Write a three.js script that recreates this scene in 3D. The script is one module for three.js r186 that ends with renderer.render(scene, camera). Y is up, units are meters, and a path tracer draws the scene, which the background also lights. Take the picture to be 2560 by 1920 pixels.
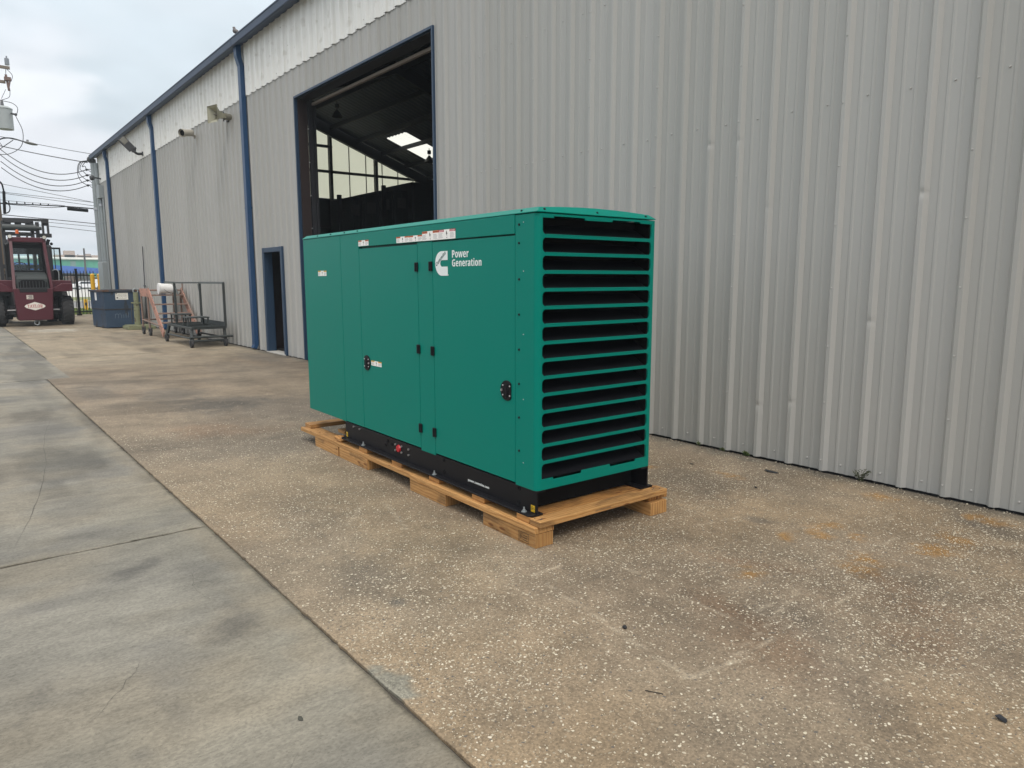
import * as THREE from 'three';
import { RoundedBoxGeometry } from 'three/addons/geometries/RoundedBoxGeometry.js';
import { ConvexGeometry } from 'three/addons/geometries/ConvexGeometry.js';
import { TextGeometry } from 'three/addons/geometries/TextGeometry.js';
import { FontLoader } from 'three/addons/loaders/FontLoader.js';
import { MarchingCubes } from 'three/addons/objects/MarchingCubes.js';
import { mergeGeometries, toCreasedNormals } from 'three/addons/utils/BufferGeometryUtils.js';

// ------------------------------------------------------------------ camera, sky, sun, exposure
const scene = new THREE.Scene();
const rad = (d) => d * Math.PI / 180;
const camera = new THREE.PerspectiveCamera(56.55, 4 / 3, 0.05, 1500);
camera.position.set(0, 1.573, 5.589);
camera.rotation.order = 'YXZ';
camera.rotation.set(-rad(8.342), rad(51.514), -rad(0.088));
scene.add(camera);

// seeded noise
function mulberry(a) { return () => { a |= 0; a = a + 0x6D2B79F5 | 0; let t = Math.imul(a ^ a >>> 15, 1 | a); t = t + Math.imul(t ^ t >>> 7, 61 | t) ^ t; return ((t ^ t >>> 14) >>> 0) / 4294967296; }; }
function hash(ix, iy, s) { let h = Math.imul(ix, 374761393) + Math.imul(iy, 668265263) + Math.imul(s, 974711); h = Math.imul(h ^ h >>> 13, 1274126177); return ((h ^ h >>> 16) >>> 0) / 4294967296; }
function vnoise(x, y, s = 0, px = 0, py = 0) {
  let ix = Math.floor(x), iy = Math.floor(y); const fx = x - ix, fy = y - iy;
  let jx = ix + 1, jy = iy + 1;
  if (px) { ix = ((ix % px) + px) % px; jx = ((jx % px) + px) % px; }
  if (py) { iy = ((iy % py) + py) % py; jy = ((jy % py) + py) % py; }
  const u = fx * fx * (3 - 2 * fx), v = fy * fy * (3 - 2 * fy);
  const a = hash(ix, iy, s), b = hash(jx, iy, s), c = hash(ix, jy, s), d = hash(jx, jy, s);
  return a + (b - a) * u + (c - a) * v + (a - b - c + d) * u * v;
}
function fbm(x, y, o = 4, s = 0, px = 0, py = 0) { let t = 0, a = 0.5, n = 0; for (let i = 0; i < o; i++) { t += a * vnoise(x, y, s + i * 17, px, py); n += a; x *= 2; y *= 2; px *= 2; py *= 2; a *= 0.5; } return t / n; }
const sstep = (a, b, x) => { const t = Math.min(1, Math.max(0, (x - a) / (b - a))); return t * t * (3 - 2 * t); };
const lerp = (a, b, t) => a + (b - a) * t;
const mix3 = (a, b, t) => [lerp(a[0], b[0], t), lerp(a[1], b[1], t), lerp(a[2], b[2], t)];

// overcast sky: pale grey-blue cloud sheet with brighter puffs, brighter towards the zenith
{
  const W = 2048, H = 1024, d = new Float32Array(W * H * 4);
  for (let j = 0; j < H; j++) for (let i = 0; i < W; i++) {
    const el = (j + 0.5) / H * Math.PI - Math.PI / 2, az = ((i + 0.5) / W - 0.5) * 2 * Math.PI;
    const y = Math.sin(el), x = Math.cos(el) * Math.cos(az), z = Math.cos(el) * Math.sin(az);
    const k = 1 / (Math.max(y, 0) + 0.22);
    const u = x * k, v = z * k;
    let c = fbm(u * 1.5 + 7.3, v * 1.5 + 2.1 + 0.35 * fbm(u * 3, v * 3, 3, 91), 5, 11);
    c = sstep(0.33, 0.64, c);
    const puff = sstep(0.55, 0.72, fbm(u * 2.6 + 3.1, v * 2.6 + y * 2.5, 5, 47)) * sstep(0.6, 0.15, y);
    const fine = fbm(u * 7, v * 7, 3, 5) - 0.5;
    let col = mix3([0.62, 0.70, 0.76], [0.80, 0.83, 0.88], c);
    col = mix3(col, [0.88, 0.91, 0.95], puff * 0.8);
    col = mix3(col, [0.95, 0.94, 0.92], sstep(0.4, 0.8, y)); // the cloud sheet thins to a warm white overhead
    const g = (0.96 + 1.25 * Math.pow(Math.max(0, y), 1.5)) * (1 + 0.14 * fine) * (y < 0 ? 0.35 : 1);
    const o = (j * W + i) * 4; d[o] = col[0] * g; d[o + 1] = col[1] * g; d[o + 2] = col[2] * g; d[o + 3] = 1;
  }
  const t = new THREE.DataTexture(d, W, H, THREE.RGBAFormat, THREE.FloatType);
  t.mapping = THREE.EquirectangularReflectionMapping; t.magFilter = THREE.LinearFilter; t.minFilter = THREE.LinearFilter; t.needsUpdate = true;
  scene.background = t; scene.environment = t;
}
const sun = new THREE.DirectionalLight(0xfff5e8, 1.25);
sun.position.set(32, 48, 14); sun.target.position.set(-6, 0, 2);
sun.castShadow = true; sun.shadow.radius = 36; sun.shadow.mapSize.set(2048, 2048);
Object.assign(sun.shadow.camera, { left: -60, right: 60, top: 60, bottom: -60, near: 1, far: 160 });
scene.add(sun, sun.target);
scene.fog = new THREE.FogExp2(0xcfdbe4, 0.0012);
const renderer = new THREE.WebGLRenderer({ antialias: true });
renderer.toneMapping = THREE.LinearToneMapping;
renderer.toneMappingExposure = 1.06;
renderer.shadowMap.enabled = true;

// ------------------------------------------------------------------ helpers
const names = new Map(), bases = new Map();
function numbered(n) { const k = names.get(n) ?? 0; names.set(n, k + 1); return k ? `${n}_${String(k).padStart(3, '0')}` : n; }
function tag(o, label, category, group, kind) { if (label) o.userData.label = label; if (category) o.userData.category = category; if (group) o.userData.group = group; if (kind) o.userData.kind = kind; return o; }
function thing(name, label, category, pos = [0, 0, 0], rotY = 0, group) {
  const g = new THREE.Group(); g.name = numbered(name); g.position.set(...pos); g.rotation.y = rotY; scene.add(g); bases.set(g, rotY ? null : pos);
  return tag(g, label, category, group);
}
const flat = (g) => { const r = g.index ? g.toNonIndexed() : g; for (const k of Object.keys(r.attributes)) if (!['position', 'normal', 'uv', 'color'].includes(k)) r.deleteAttribute(k); r.morphAttributes = {}; return r; };
function merge(...gs) { const l = gs.flat(9).map(flat); const c = l.some((g) => g.attributes.color); for (const g of l) if (c && !g.attributes.color) g.deleteAttribute('color'); return l.length === 1 ? l[0] : mergeGeometries(l, false); }
// geometry given in world metres for an unturned thing, in the thing's own metres for a turned one
function part(name, gs, mat, parent, label) {
  let g = Array.isArray(gs) ? merge(gs) : gs;
  let t = parent; while (t && !bases.has(t)) t = t.parent;
  const b = t && bases.get(t); if (b) g.translate(-b[0], -b[1], -b[2]);
  const m = new THREE.Mesh(g, mat); m.name = name; m.castShadow = m.receiveShadow = true; if (label) m.userData.label = label;
  parent.add(m); return m;
}
// a thing that is a single mesh; geometry in world metres, origin set to pos
function solo(name, gs, mat, label, category, group, pos = [0, 0, 0], kind) {
  const g = Array.isArray(gs) ? merge(gs) : gs; g.translate(-pos[0], -pos[1], -pos[2]);
  const m = new THREE.Mesh(g, mat); m.name = numbered(name); m.position.set(...pos); m.castShadow = m.receiveShadow = true; scene.add(m);
  return tag(m, label, category, group, kind);
}
// box given by its extents
function bx(x0, x1, y0, y1, z0, z1, r = 0) {
  const w = Math.abs(x1 - x0), h = Math.abs(y1 - y0), d = Math.abs(z1 - z0);
  const g = r ? new RoundedBoxGeometry(w, h, d, 2, Math.min(r, w / 2.1, h / 2.1, d / 2.1)) : new THREE.BoxGeometry(w, h, d);
  return g.translate((x0 + x1) / 2, (y0 + y1) / 2, (z0 + z1) / 2);
}
const V = (x, y, z) => new THREE.Vector3(x, y, z);
// round bar between two points, r or [r0, r1]
function bar(a, b, r, seg = 10) {
  const A = V(...a), B = V(...b), d = B.clone().sub(A), L = d.length();
  const g = new THREE.CylinderGeometry(Array.isArray(r) ? r[1] : r, Array.isArray(r) ? r[0] : r, L, seg);
  g.applyQuaternion(new THREE.Quaternion().setFromUnitVectors(V(0, 1, 0), d.normalize()));
  return g.translate((A.x + B.x) / 2, (A.y + B.y) / 2, (A.z + B.z) / 2);
}
// rectangular bar between two points: w across (horizontal), t the other way
function beam(a, b, w, t) {
  const A = V(...a), B = V(...b), d = B.clone().sub(A), L = d.length(); d.normalize();
  let side = V(0, 1, 0).cross(d); if (side.length() < 1e-3) side = V(0, 0, 1); side.normalize(); const up = d.clone().cross(side);
  const g = new THREE.BoxGeometry(w, t, L); g.applyMatrix4(new THREE.Matrix4().makeBasis(side, up, d));
  return g.translate((A.x + B.x) / 2, (A.y + B.y) / 2, (A.z + B.z) / 2);
}
const curve = (pts) => new THREE.CatmullRomCurve3(pts.map((p) => V(...p)));
const tube = (pts, r, n = 24, seg = 6) => new THREE.TubeGeometry(curve(pts), n, r, seg, false);
const ball = (x, y, z, r, a = 10, b = 7) => new THREE.SphereGeometry(r, a, b).translate(x, y, z);
function shp(pts) { const s = new THREE.Shape(); pts.forEach((p, i) => i ? s.lineTo(...p) : s.moveTo(...p)); return s; }
const ext = (shape, depth, bevel = 0, curveSegments = 8) => new THREE.ExtrudeGeometry(shape, { depth, bevelEnabled: bevel > 0, bevelThickness: bevel, bevelSize: bevel, bevelOffset: -bevel, bevelSegments: 1, curveSegments });
// extruded outline in the (z, y) plane, running along +x from x0: shape coordinates are (z, y)
const extX = (shape, x0, x1, bevel = 0, cs = 8) => ext(shape, Math.abs(x1 - x0) - 2 * bevel, bevel, cs).translate(0, 0, bevel).applyMatrix4(new THREE.Matrix4().makeBasis(V(0, 0, 1), V(0, 1, 0), V(-1, 0, 0))).translate(Math.max(x0, x1), 0, 0);
// extruded outline in the (x, y) plane, running along +z
const extZ = (shape, z0, z1, bevel = 0, cs = 8) => ext(shape, Math.abs(z1 - z0) - 2 * bevel, bevel, cs).translate(0, 0, Math.min(z0, z1) + bevel);
// extruded outline in the (x, z) plane, running up
const extY = (shape, y0, y1, bevel = 0, cs = 8) => ext(shape, Math.abs(y1 - y0) - 2 * bevel, bevel, cs).translate(0, 0, bevel).applyMatrix4(new THREE.Matrix4().makeBasis(V(1, 0, 0), V(0, 0, 1), V(0, -1, 0))).translate(0, Math.max(y0, y1), 0);
// uv in metres from position, the grain running along one axis
function grainUV(g0, axis = 0, ou = 0, ov = 0, sc = 1) {
  const g = flat(g0), p = g.attributes.position, n = g.attributes.normal, uv = new Float32Array(p.count * 2);
  for (let i = 0; i < p.count; i++) {
    const P = [p.getX(i), p.getY(i), p.getZ(i)], N = [Math.abs(n.getX(i)), Math.abs(n.getY(i)), Math.abs(n.getZ(i))];
    const k = N[0] > N[1] && N[0] > N[2] ? 0 : N[1] > N[2] ? 1 : 2, o = [0, 1, 2].filter((q) => q !== k);
    const a = o.includes(axis) ? axis : o[0], b = o.find((q) => q !== a);
    uv[2 * i] = (P[a] + ou) * sc; uv[2 * i + 1] = (P[b] + ov) * sc;
    if (k === axis) uv[2 * i] = (P[a] * 0.35 + ou) * sc;
  }
  g.setAttribute('uv', new THREE.BufferAttribute(uv, 2)); return g;
}
function dataTex(w, h, fn, srgb = true) {
  const d = new Uint8Array(w * h * 4); fn(d, w, h);
  const t = new THREE.DataTexture(d, w, h, THREE.RGBAFormat); t.wrapS = t.wrapT = THREE.RepeatWrapping; t.magFilter = THREE.LinearFilter; t.minFilter = THREE.LinearMipmapLinearFilter; t.generateMipmaps = true;
  if (srgb) t.colorSpace = THREE.SRGBColorSpace; t.needsUpdate = true; return t;
}
const toS = (v) => Math.round(255 * Math.min(1, Math.max(0, v <= 0.0031308 ? v * 12.92 : 1.055 * Math.pow(v, 1 / 2.4) - 0.055)));
function canvasTex(w, h, fn) { const c = document.createElement('canvas'); c.width = w; c.height = h; fn(c.getContext('2d'), w, h); const t = new THREE.CanvasTexture(c); t.colorSpace = THREE.SRGBColorSpace; t.magFilter = THREE.LinearFilter; return t; }
const lin = (r, g, b) => new THREE.Color().setRGB(r, g, b);
const std = (c, roughness = 0.6, o = {}) => new THREE.MeshStandardMaterial({ color: Array.isArray(c) ? lin(...c) : c, roughness, metalness: 0, ...o });

const phy = (c, roughness, specularIntensity) => new THREE.MeshPhysicalMaterial({ color: lin(...c), roughness, specularIntensity });

// ------------------------------------------------------------------ textures
const rT = mulberry(77);
// exposed shell-aggregate concrete, 3 m tile
function stampTile(f, N, x, y, rx, ry, val, alpha) {
  const R = Math.ceil(Math.max(rx, ry)) + 1, cx = Math.floor(x), cy = Math.floor(y);
  for (let j = -R; j <= R; j++) for (let i = -R; i <= R; i++) {
    const q = Math.hypot((i + cx - x) / rx, (j + cy - y) / ry); if (q > 1.15) continue;
    const a = alpha * sstep(1.15, 0.75, q), k = ((((cy + j) % N) + N) % N) * N + ((((cx + i) % N) + N) % N);
    f[k] = lerp(f[k], val, a);
  }
}
function aggregateField(N, seed) {
  const f = new Float32Array(N * N), r = mulberry(seed);
  for (let j = 0; j < N; j++) for (let i = 0; i < N; i++) {
    const x = i / N, y = j / N;
    f[j * N + i] = 0.70 + 0.20 * (fbm(x * 24, y * 24, 3, 3, 24, 24) - 0.5) + 0.44 * (vnoise(x * 400, y * 400, 9, 400, 400) - 0.5) + 0.26 * (r() - 0.5);
  }
  for (let k = 0; k < 26000; k++) stampTile(f, N, r() * N, r() * N, 0.7 + r() * 1.5, 0.7 + r() * 1.5, 1.1 + r() * 0.5, 0.55);
  for (let k = 0; k < 15000; k++) stampTile(f, N, r() * N, r() * N, 0.7 + r() * 1.5, 0.7 + r() * 1.3, 0.15 + r() * 0.25, 0.65);
  for (let k = 0; k < 1200; k++) stampTile(f, N, r() * N, r() * N, 2 + r() * 3, 1.5 + r() * 3, 0.5 + r() * 0.7, 0.5);
  return f;
}
const aggF = aggregateField(2048, 5);
const aggTex = dataTex(2048, 2048, (d, w) => { for (let i = 0; i < w * w; i++) { const v = aggF[i] * 0.72; d[4 * i] = toS(v * 1.01); d[4 * i + 1] = toS(v); d[4 * i + 2] = toS(v * 0.96); d[4 * i + 3] = 255; } });
const aggBump = dataTex(1024, 1024, (d, w) => { for (let j = 0; j < w; j++) for (let i = 0; i < w; i++) { const o = (j * w + i) * 4, v = aggF[2 * j * 2048 + 2 * i]; d[o] = d[o + 1] = d[o + 2] = Math.max(0, Math.min(255, v * 150)); d[o + 3] = 255; } }, false);
// broom-finished concrete, 3 m tile, streaks along v
const lanF = (() => {
  const N = 2048, f = new Float32Array(N * N), r = mulberry(15);
  for (let j = 0; j < N; j++) for (let i = 0; i < N; i++) {
    const x = i / N, y = j / N;
    f[j * N + i] = 0.72 + 0.26 * (fbm(x * 30, y * 18, 4, 21, 30, 18) - 0.5) + 0.12 * (vnoise(x * 250, y * 60, 33, 250, 60) - 0.5) + 0.26 * (vnoise(x * 420, y * 300, 35, 420, 300) - 0.5) + 0.20 * (r() - 0.5);
  }
  for (let k = 0; k < 14000; k++) stampTile(f, N, r() * N, r() * N, 0.8 + r() * 1.3, 0.9 + r() * 2.6, 0.3 + r() * 0.2, 0.55);
  for (let k = 0; k < 260; k++) stampTile(f, N, r() * N, r() * N, 2 + r() * 4, 4 + r() * 10, 0.5 + r() * 0.1, 0.5);
  for (let k = 0; k < 4000; k++) stampTile(f, N, r() * N, r() * N, 0.8 + r(), 0.8 + r() * 2, 0.95 + r() * 0.2, 0.4);
  return f;
})();
const lanTex = dataTex(2048, 2048, (d, w) => { for (let i = 0; i < w * w; i++) { const v = lanF[i] * 0.72; d[4 * i] = toS(v); d[4 * i + 1] = toS(v); d[4 * i + 2] = toS(v * 0.98); d[4 * i + 3] = 255; } });
const lanBump = dataTex(1024, 1024, (d, w) => { for (let j = 0; j < w; j++) for (let i = 0; i < w; i++) { const o = (j * w + i) * 4, v = lanF[2 * j * 2048 + 2 * i]; d[o] = d[o + 1] = d[o + 2] = Math.max(0, Math.min(255, v * 180)); d[o + 3] = 255; } }, false);
// sawn pine, grain along u, 1.6 m x 0.4 m
const woodTex = dataTex(1024, 512, (d, w, h) => {
  for (let j = 0; j < h; j++) for (let i = 0; i < w; i++) {
    const x = i / w, y = j / h, wob = 0.9 * (fbm(x * 4, y * 3, 3, 61, 4, 3) - 0.5);
    let ring = 0.5 + 0.5 * Math.sin((y * 16 + wob * 2.4) * 2 * Math.PI);
    ring = Math.pow(ring, 2.2);
    const fib = vnoise(x * 32, y * 256, 63, 32, 256), big = fbm(x * 3, y * 2, 3, 65, 3, 2);
    let c = mix3([0.74, 0.47, 0.205], [0.50, 0.25, 0.075], ring * 0.8);
    c = mix3(c, [0.80, 0.55, 0.28], 0.3 * fib);
    let k = (0.70 + 0.5 * big + 0.2 * (fib - 0.5)) * (1 - 0.4 * sstep(0.55, 0.75, fbm(x * 7, y * 4, 4, 67, 7, 4)));
    const o = (j * w + i) * 4; d[o] = toS(c[0] * k); d[o + 1] = toS(c[1] * k); d[o + 2] = toS(c[2] * k); d[o + 3] = 255;
  }
  const r = mulberry(3);
  for (let k = 0; k < 16; k++) { // knots
    const cx = r() * w, cy = r() * h, rr = 5 + r() * 10;
    for (let j = -30; j <= 30; j++) for (let i = -60; i <= 60; i++) { const q = Math.hypot(i / 1.8, j) / rr; if (q > 1.3) continue; const o = (((Math.floor(cy) + j + h) % h) * w + ((Math.floor(cx) + i + w) % w)) * 4, a = sstep(1.3, 0.6, q) * 0.7; d[o] = lerp(d[o], 120, a); d[o + 1] = lerp(d[o + 1], 72, a); d[o + 2] = lerp(d[o + 2], 30, a); }
  }
  for (let k = 0; k < 900; k++) { let x = r() * w, y = Math.floor(r() * h), L = 10 + r() * 70; for (let i = 0; i < L; i++) { const o = (y * w + (Math.floor(x + i) % w)) * 4; d[o] *= 0.72; d[o + 1] *= 0.68; d[o + 2] *= 0.6; } }
});
woodTex.repeat.set(1 / 1.6, 1 / 0.4);
// general blotch map (wear, roughness), 1 tile
const blotF = (i, j, w) => fbm(i / w * 8, j / w * 8, 5, 71, 8, 8);
const blotTex = dataTex(512, 512, (d, w) => { for (let j = 0; j < w; j++) for (let i = 0; i < w; i++) { const o = (j * w + i) * 4, v = 255 * (0.35 + 0.55 * blotF(i, j, w)); d[o] = d[o + 1] = d[o + 2] = v; d[o + 3] = 255; } }, false);
// powder coat orange peel
const peelTex = dataTex(512, 512, (d, w) => { for (let j = 0; j < w; j++) for (let i = 0; i < w; i++) { const o = (j * w + i) * 4, v = 255 * (0.2 + 0.6 * fbm(i / w * 96, j / w * 96, 2, 81, 96, 96)); d[o] = d[o + 1] = d[o + 2] = v; d[o + 3] = 255; } }, false);
// worn paint: base colour with chips, streaks and rust, 2 m tile
function wornTex(base, chip, amount, seed, streak = 0.4) {
  return dataTex(512, 512, (d, w) => {
    for (let j = 0; j < w; j++) for (let i = 0; i < w; i++) {
      const x = i / w, y = j / w, n = fbm(x * 10, y * 10, 5, seed, 10, 10), s = fbm(x * 40, y * 4, 3, seed + 5, 40, 4), m = fbm(x * 3, y * 3, 3, seed + 9, 3, 3);
      let c = base.map((q) => q * (0.8 + 0.4 * m) * (1 - streak * 0.5 * (s - 0.4)));
      c = mix3(c, chip, sstep(1 - amount, 1 - amount + 0.06, n));
      const o = (j * w + i) * 4; d[o] = toS(c[0]); d[o + 1] = toS(c[1]); d[o + 2] = toS(c[2]); d[o + 3] = 255;
    }
  });
}

// ------------------------------------------------------------------ materials
const M = {
  grey: std([0.335, 0.33, 0.305], 0.5, { map: null }),
  whiteSheet: std([1, 1, 1], 0.5, { map: dataTex(512, 512, (d, w) => { for (let j = 0; j < w; j++) for (let i = 0; i < w; i++) { const x = i / w, y = j / w, s = fbm(x * 60, y * 3, 4, 101, 60, 3), n = fbm(x * 12, y * 12, 4, 105, 12, 12); let c = mix3([0.76, 0.76, 0.735], [0.46, 0.44, 0.39], 0.28 * sstep(0.5, 0.85, s) + 0.35 * sstep(0.66, 0.8, n)); const o = (j * w + i) * 4; d[o] = toS(c[0]); d[o + 1] = toS(c[1]); d[o + 2] = toS(c[2]); d[o + 3] = 255; } }) }),
  blueTrim: std([0.016, 0.042, 0.085], 0.5), blue: std([0.010, 0.050, 0.130], 0.42), blueGut: std([0.032, 0.058, 0.110], 0.5), blueFaded: std([0.06, 0.12, 0.22], 0.5),
  green: new THREE.MeshPhysicalMaterial({ color: lin(0.0, 0.186, 0.143), roughness: 0.34, specularIntensity: 0.25, bumpMap: peelTex, bumpScale: 0.0002 }),
  greenIn: std([0.004, 0.06, 0.05], 0.6), black: phy([0.008, 0.008, 0.010], 0.45, 0.35), blackMatt: phy([0.007, 0.007, 0.008], 0.75, 0.3), blackIn: phy([0.007, 0.0075, 0.010], 0.5, 0.3),
  steel: std([0.5, 0.5, 0.52], 0.35, { metalness: 0.9 }), galv: std([0.30, 0.33, 0.34], 0.5, { metalness: 0.35 }), dark: std([0.03, 0.03, 0.034], 0.6), darkSteel: std([0.045, 0.047, 0.052], 0.55),
  wood: std([0.80, 0.80, 0.80], 0.75, { map: woodTex, bumpMap: woodTex, bumpScale: 0.0008 }),
  white: std([0.8, 0.8, 0.79], 0.4), red: std([0.45, 0.01, 0.02], 0.35), yellow: std([0.75, 0.42, 0.02], 0.5), yellowSticker: std([0.8, 0.58, 0.03], 0.45),
  maroon: std([0.075, 0.009, 0.018], 0.42), rubber: std([0.035, 0.035, 0.037], 0.85), glass: new THREE.MeshPhysicalMaterial({ color: lin(0.9, 0.95, 0.95), roughness: 0.03, transmission: 1, thickness: 0, ior: 1.45 }),
  pink: std([1, 1, 1], 0.6, { map: wornTex([0.43, 0.22, 0.165], [0.22, 0.12, 0.09], 0.34, 131) }),
  pinkSteel: std([0.22, 0.15, 0.12], 0.65), olive: std([1, 1, 1], 0.65, { map: wornTex([0.20, 0.21, 0.12], [0.10, 0.075, 0.045], 0.36, 141) }),
  dump: std([1, 1, 1], 0.55, { map: wornTex([0.03, 0.057, 0.10], [0.028, 0.035, 0.045], 0.34, 151) }), dumpRim: std([1, 1, 1], 0.65, { map: wornTex([0.05, 0.055, 0.07], [0.10, 0.05, 0.03], 0.5, 161) }),
  charcoal: std([0.035, 0.042, 0.042], 0.55), translucent: new THREE.MeshPhysicalMaterial({ color: lin(0.97, 0.96, 0.86), roughness: 0.75, transmission: 0.92, thickness: 0, side: THREE.DoubleSide }),
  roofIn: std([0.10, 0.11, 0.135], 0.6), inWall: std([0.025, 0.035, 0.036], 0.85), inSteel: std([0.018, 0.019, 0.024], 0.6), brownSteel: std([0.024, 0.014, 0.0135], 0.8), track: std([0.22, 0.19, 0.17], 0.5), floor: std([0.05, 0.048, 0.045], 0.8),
};

// ------------------------------------------------------------------ ground: yard slabs, land beyond the fence
const groundSheet = (name, x0, x1, z0, z1, y, mat, kind = 'structure') => { const g = new THREE.PlaneGeometry(Math.abs(x1 - x0), Math.abs(z1 - z0), 1, 1).rotateX(-Math.PI / 2); const uv = g.attributes.uv; for (let i = 0; i < uv.count; i++) uv.setXY(i, uv.getX(i) * Math.abs(x1 - x0) / 8, uv.getY(i) * Math.abs(z1 - z0) / 8); return solo(name, g.translate((x0 + x1) / 2, y, (z0 + z1) / 2), mat, null, null, null, [0, 0, 0], kind); };
const grassTex = dataTex(512, 512, (d, w) => { for (let j = 0; j < w; j++) for (let i = 0; i < w; i++) { const v = fbm(i / w * 64, j / w * 64, 3, 301, 64, 64), m = fbm(i / w * 6, j / w * 6, 4, 303, 6, 6), o = (j * w + i) * 4; const c = mix3([0.10, 0.14, 0.035], [0.20, 0.19, 0.07], sstep(0.35, 0.7, m)); d[o] = toS(c[0] * (0.5 + v)); d[o + 1] = toS(c[1] * (0.5 + v)); d[o + 2] = toS(c[2] * (0.5 + v)); d[o + 3] = 255; } });
const M2 = { grass: std([1, 1, 1], 0.95, { map: grassTex }), asphalt: std([0.15, 0.148, 0.145], 0.9), pale: std([0.45, 0.44, 0.41], 0.9), dirt: std([0.06, 0.052, 0.042], 0.95), kerb: std([0.42, 0.41, 0.38], 0.9) };
groundSheet('ground', -420, 320, -420, 420, -0.06, M2.grass);
groundSheet('yard_base', -38.3, 60, -0.02, 60, -0.014, M2.dirt);
groundSheet('road', -61.5, -47, -160, 160, -0.05, M2.asphalt);
for (const [a, b] of [[-46.9, -46.6], [-61.9, -61.6]]) solo('kerb', bx(a, b, -0.06, 0.06, -160, 160, 0.02), M2.kerb, null, null, null, [0, 0, 0], 'structure');
groundSheet('parking_lot', -150, -80, -160, 160, -0.05, M2.pale);
groundSheet('pavement', -64.5, -62.6, -160, 160, -0.052, M2.pale);

const ell = (x, z, cx, cz, rx, rz, ang = 0, soft = 0.5, s = 0, wob = 0.6) => { const c = Math.cos(ang), n = Math.sin(ang), u = ((x - cx) * c + (z - cz) * n) / rx, v = (-(x - cx) * n + (z - cz) * c) / rz; const q = Math.hypot(u, v) + wob * (fbm(x * 9 + s, z * 9 - s, 3, 200 + s) - 0.5) + 0.35 * wob * (vnoise(x * 42, z * 42, 210 + s) - 0.5); return sstep(1 + soft * 0.5, 1 - soft, q); };
const segD = (x, z, a, b) => { const dx = b[0] - a[0], dz = b[1] - a[1], t = Math.min(1, Math.max(0, ((x - a[0]) * dx + (z - a[1]) * dz) / (dx * dx + dz * dz))); return Math.hypot(x - a[0] - t * dx, z - a[1] - t * dz); };
const rustSpots = [[-3.29, 0.72, 0.13, 0.06], [-2.25, 1.63, 0.10, 0.07], [-2.19, 1.25, 0.13, 0.09], [-2.14, 1.44, 0.09, 0.08], [-1.97, 1.30, 0.11, 0.05], [-2.26, 0.37, 0.10, 0.09], [-1.60, 0.33, 0.13, 0.10], [-1.58, 0.88, 0.14, 0.09], [-1.58, 1.18, 0.16, 0.10], [-1.79, 1.61, 0.14, 0.09], [-1.73, 1.82, 0.13, 0.10], [-2.09, 2.31, 0.11, 0.07], [-3.9, 1.05, 0.10, 0.06]];
const redSpots = [[-2.12, 2.17, 0.06, 0.32, 1.15], [-1.55, 1.84, 0.18, 0.10, 0.4], [-1.33, 2.05, 0.22, 0.16, 0.2], [-1.2, 2.35, 0.18, 0.2, 0.1], [-1.95, 2.75, 0.25, 0.1, 0.3], [-1.6, 2.9, 0.3, 0.2, 0.4], [-7.5, 3.25, 0.22, 0.55, 0.15], [-7.9, 3.5, 0.25, 0.4, 0.2]];
const darkSpots = [[-1.5, 0.47, 0.32, 0.16, 0.3, 0.55], [-3.45, 1.1, 0.55, 0.28, 0.4, 0.35], [-2.54, 1.5, 0.12, 0.07, 0, 0.5], [-2.95, 3.96, 0.07, 0.05, 0, 0.65], [-3.4, 3.95, 0.35, 0.18, 0, 0.3], [-4.2, 3.85, 0.5, 0.25, 0, 0.28], [-1.15, 3.0, 0.25, 0.2, 0.5, 0.25], [-1.62, 2.62, 0.3, 0.2, 0.5, 0.25], [-2.02, 4.05, 0.4, 0.25, 0, 0.22], [-10.6, 3.2, 0.7, 0.5, 0, 0.5], [-9.4, 2.85, 0.6, 0.7, 0, 0.5], [-11.4, 4.0, 0.8, 0.3, 0, 0.45], [-14.6, 0.55, 1.5, 0.45, 0, 0.5], [-8.6, 2.2, 1.0, 1.2, 0, 0.35], [-6.6, 3.2, 0.5, 0.7, 0, 0.3], [-28.3, 3.6, 1.6, 0.25, 0, 0.4]];
const whiteLines = [[[-2.64, 3.26], [-2.31, 3.29], 0.008], [[-2.31, 3.29], [-1.89, 3.36], 0.006], [[-1.89, 3.36], [-1.63, 3.39], 0.007], [[-1.63, 3.39], [-1.6, 3.16], 0.006], [[-1.6, 3.16], [-1.83, 2.12], 0.006], [[-2.1, 2.82], [-1.71, 2.83], 0.006], [[-1.84, 1.56], [-1.81, 1.08], 0.006], [[-1.78, 2.75], [-1.85, 2.2], 0.005], [[-1.6, 2.3], [-1.59, 1.88], 0.006], [[-2.65, 2.76], [-2.33, 2.79], 0.005], [[-2.04, 0.66], [-1.94, 1.04], 0.006], [[-2.06, 1.0], [-2.04, 0.68], 0.006], [[-2.72, 1.89], [-2.65, 1.55], 0.005], [[-2.77, 3.34], [-2.79, 3.03], 0.006], [[-1.58, 3.14], [-1.62, 2.68], 0.006], [[-4.45, 3.23], [-3.83, 3.4], 0.007], [[-4.14, 3.66], [-4.46, 3.39], 0.008], [[-3.62, 4.24], [-3.65, 4.14], 0.006]];
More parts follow.
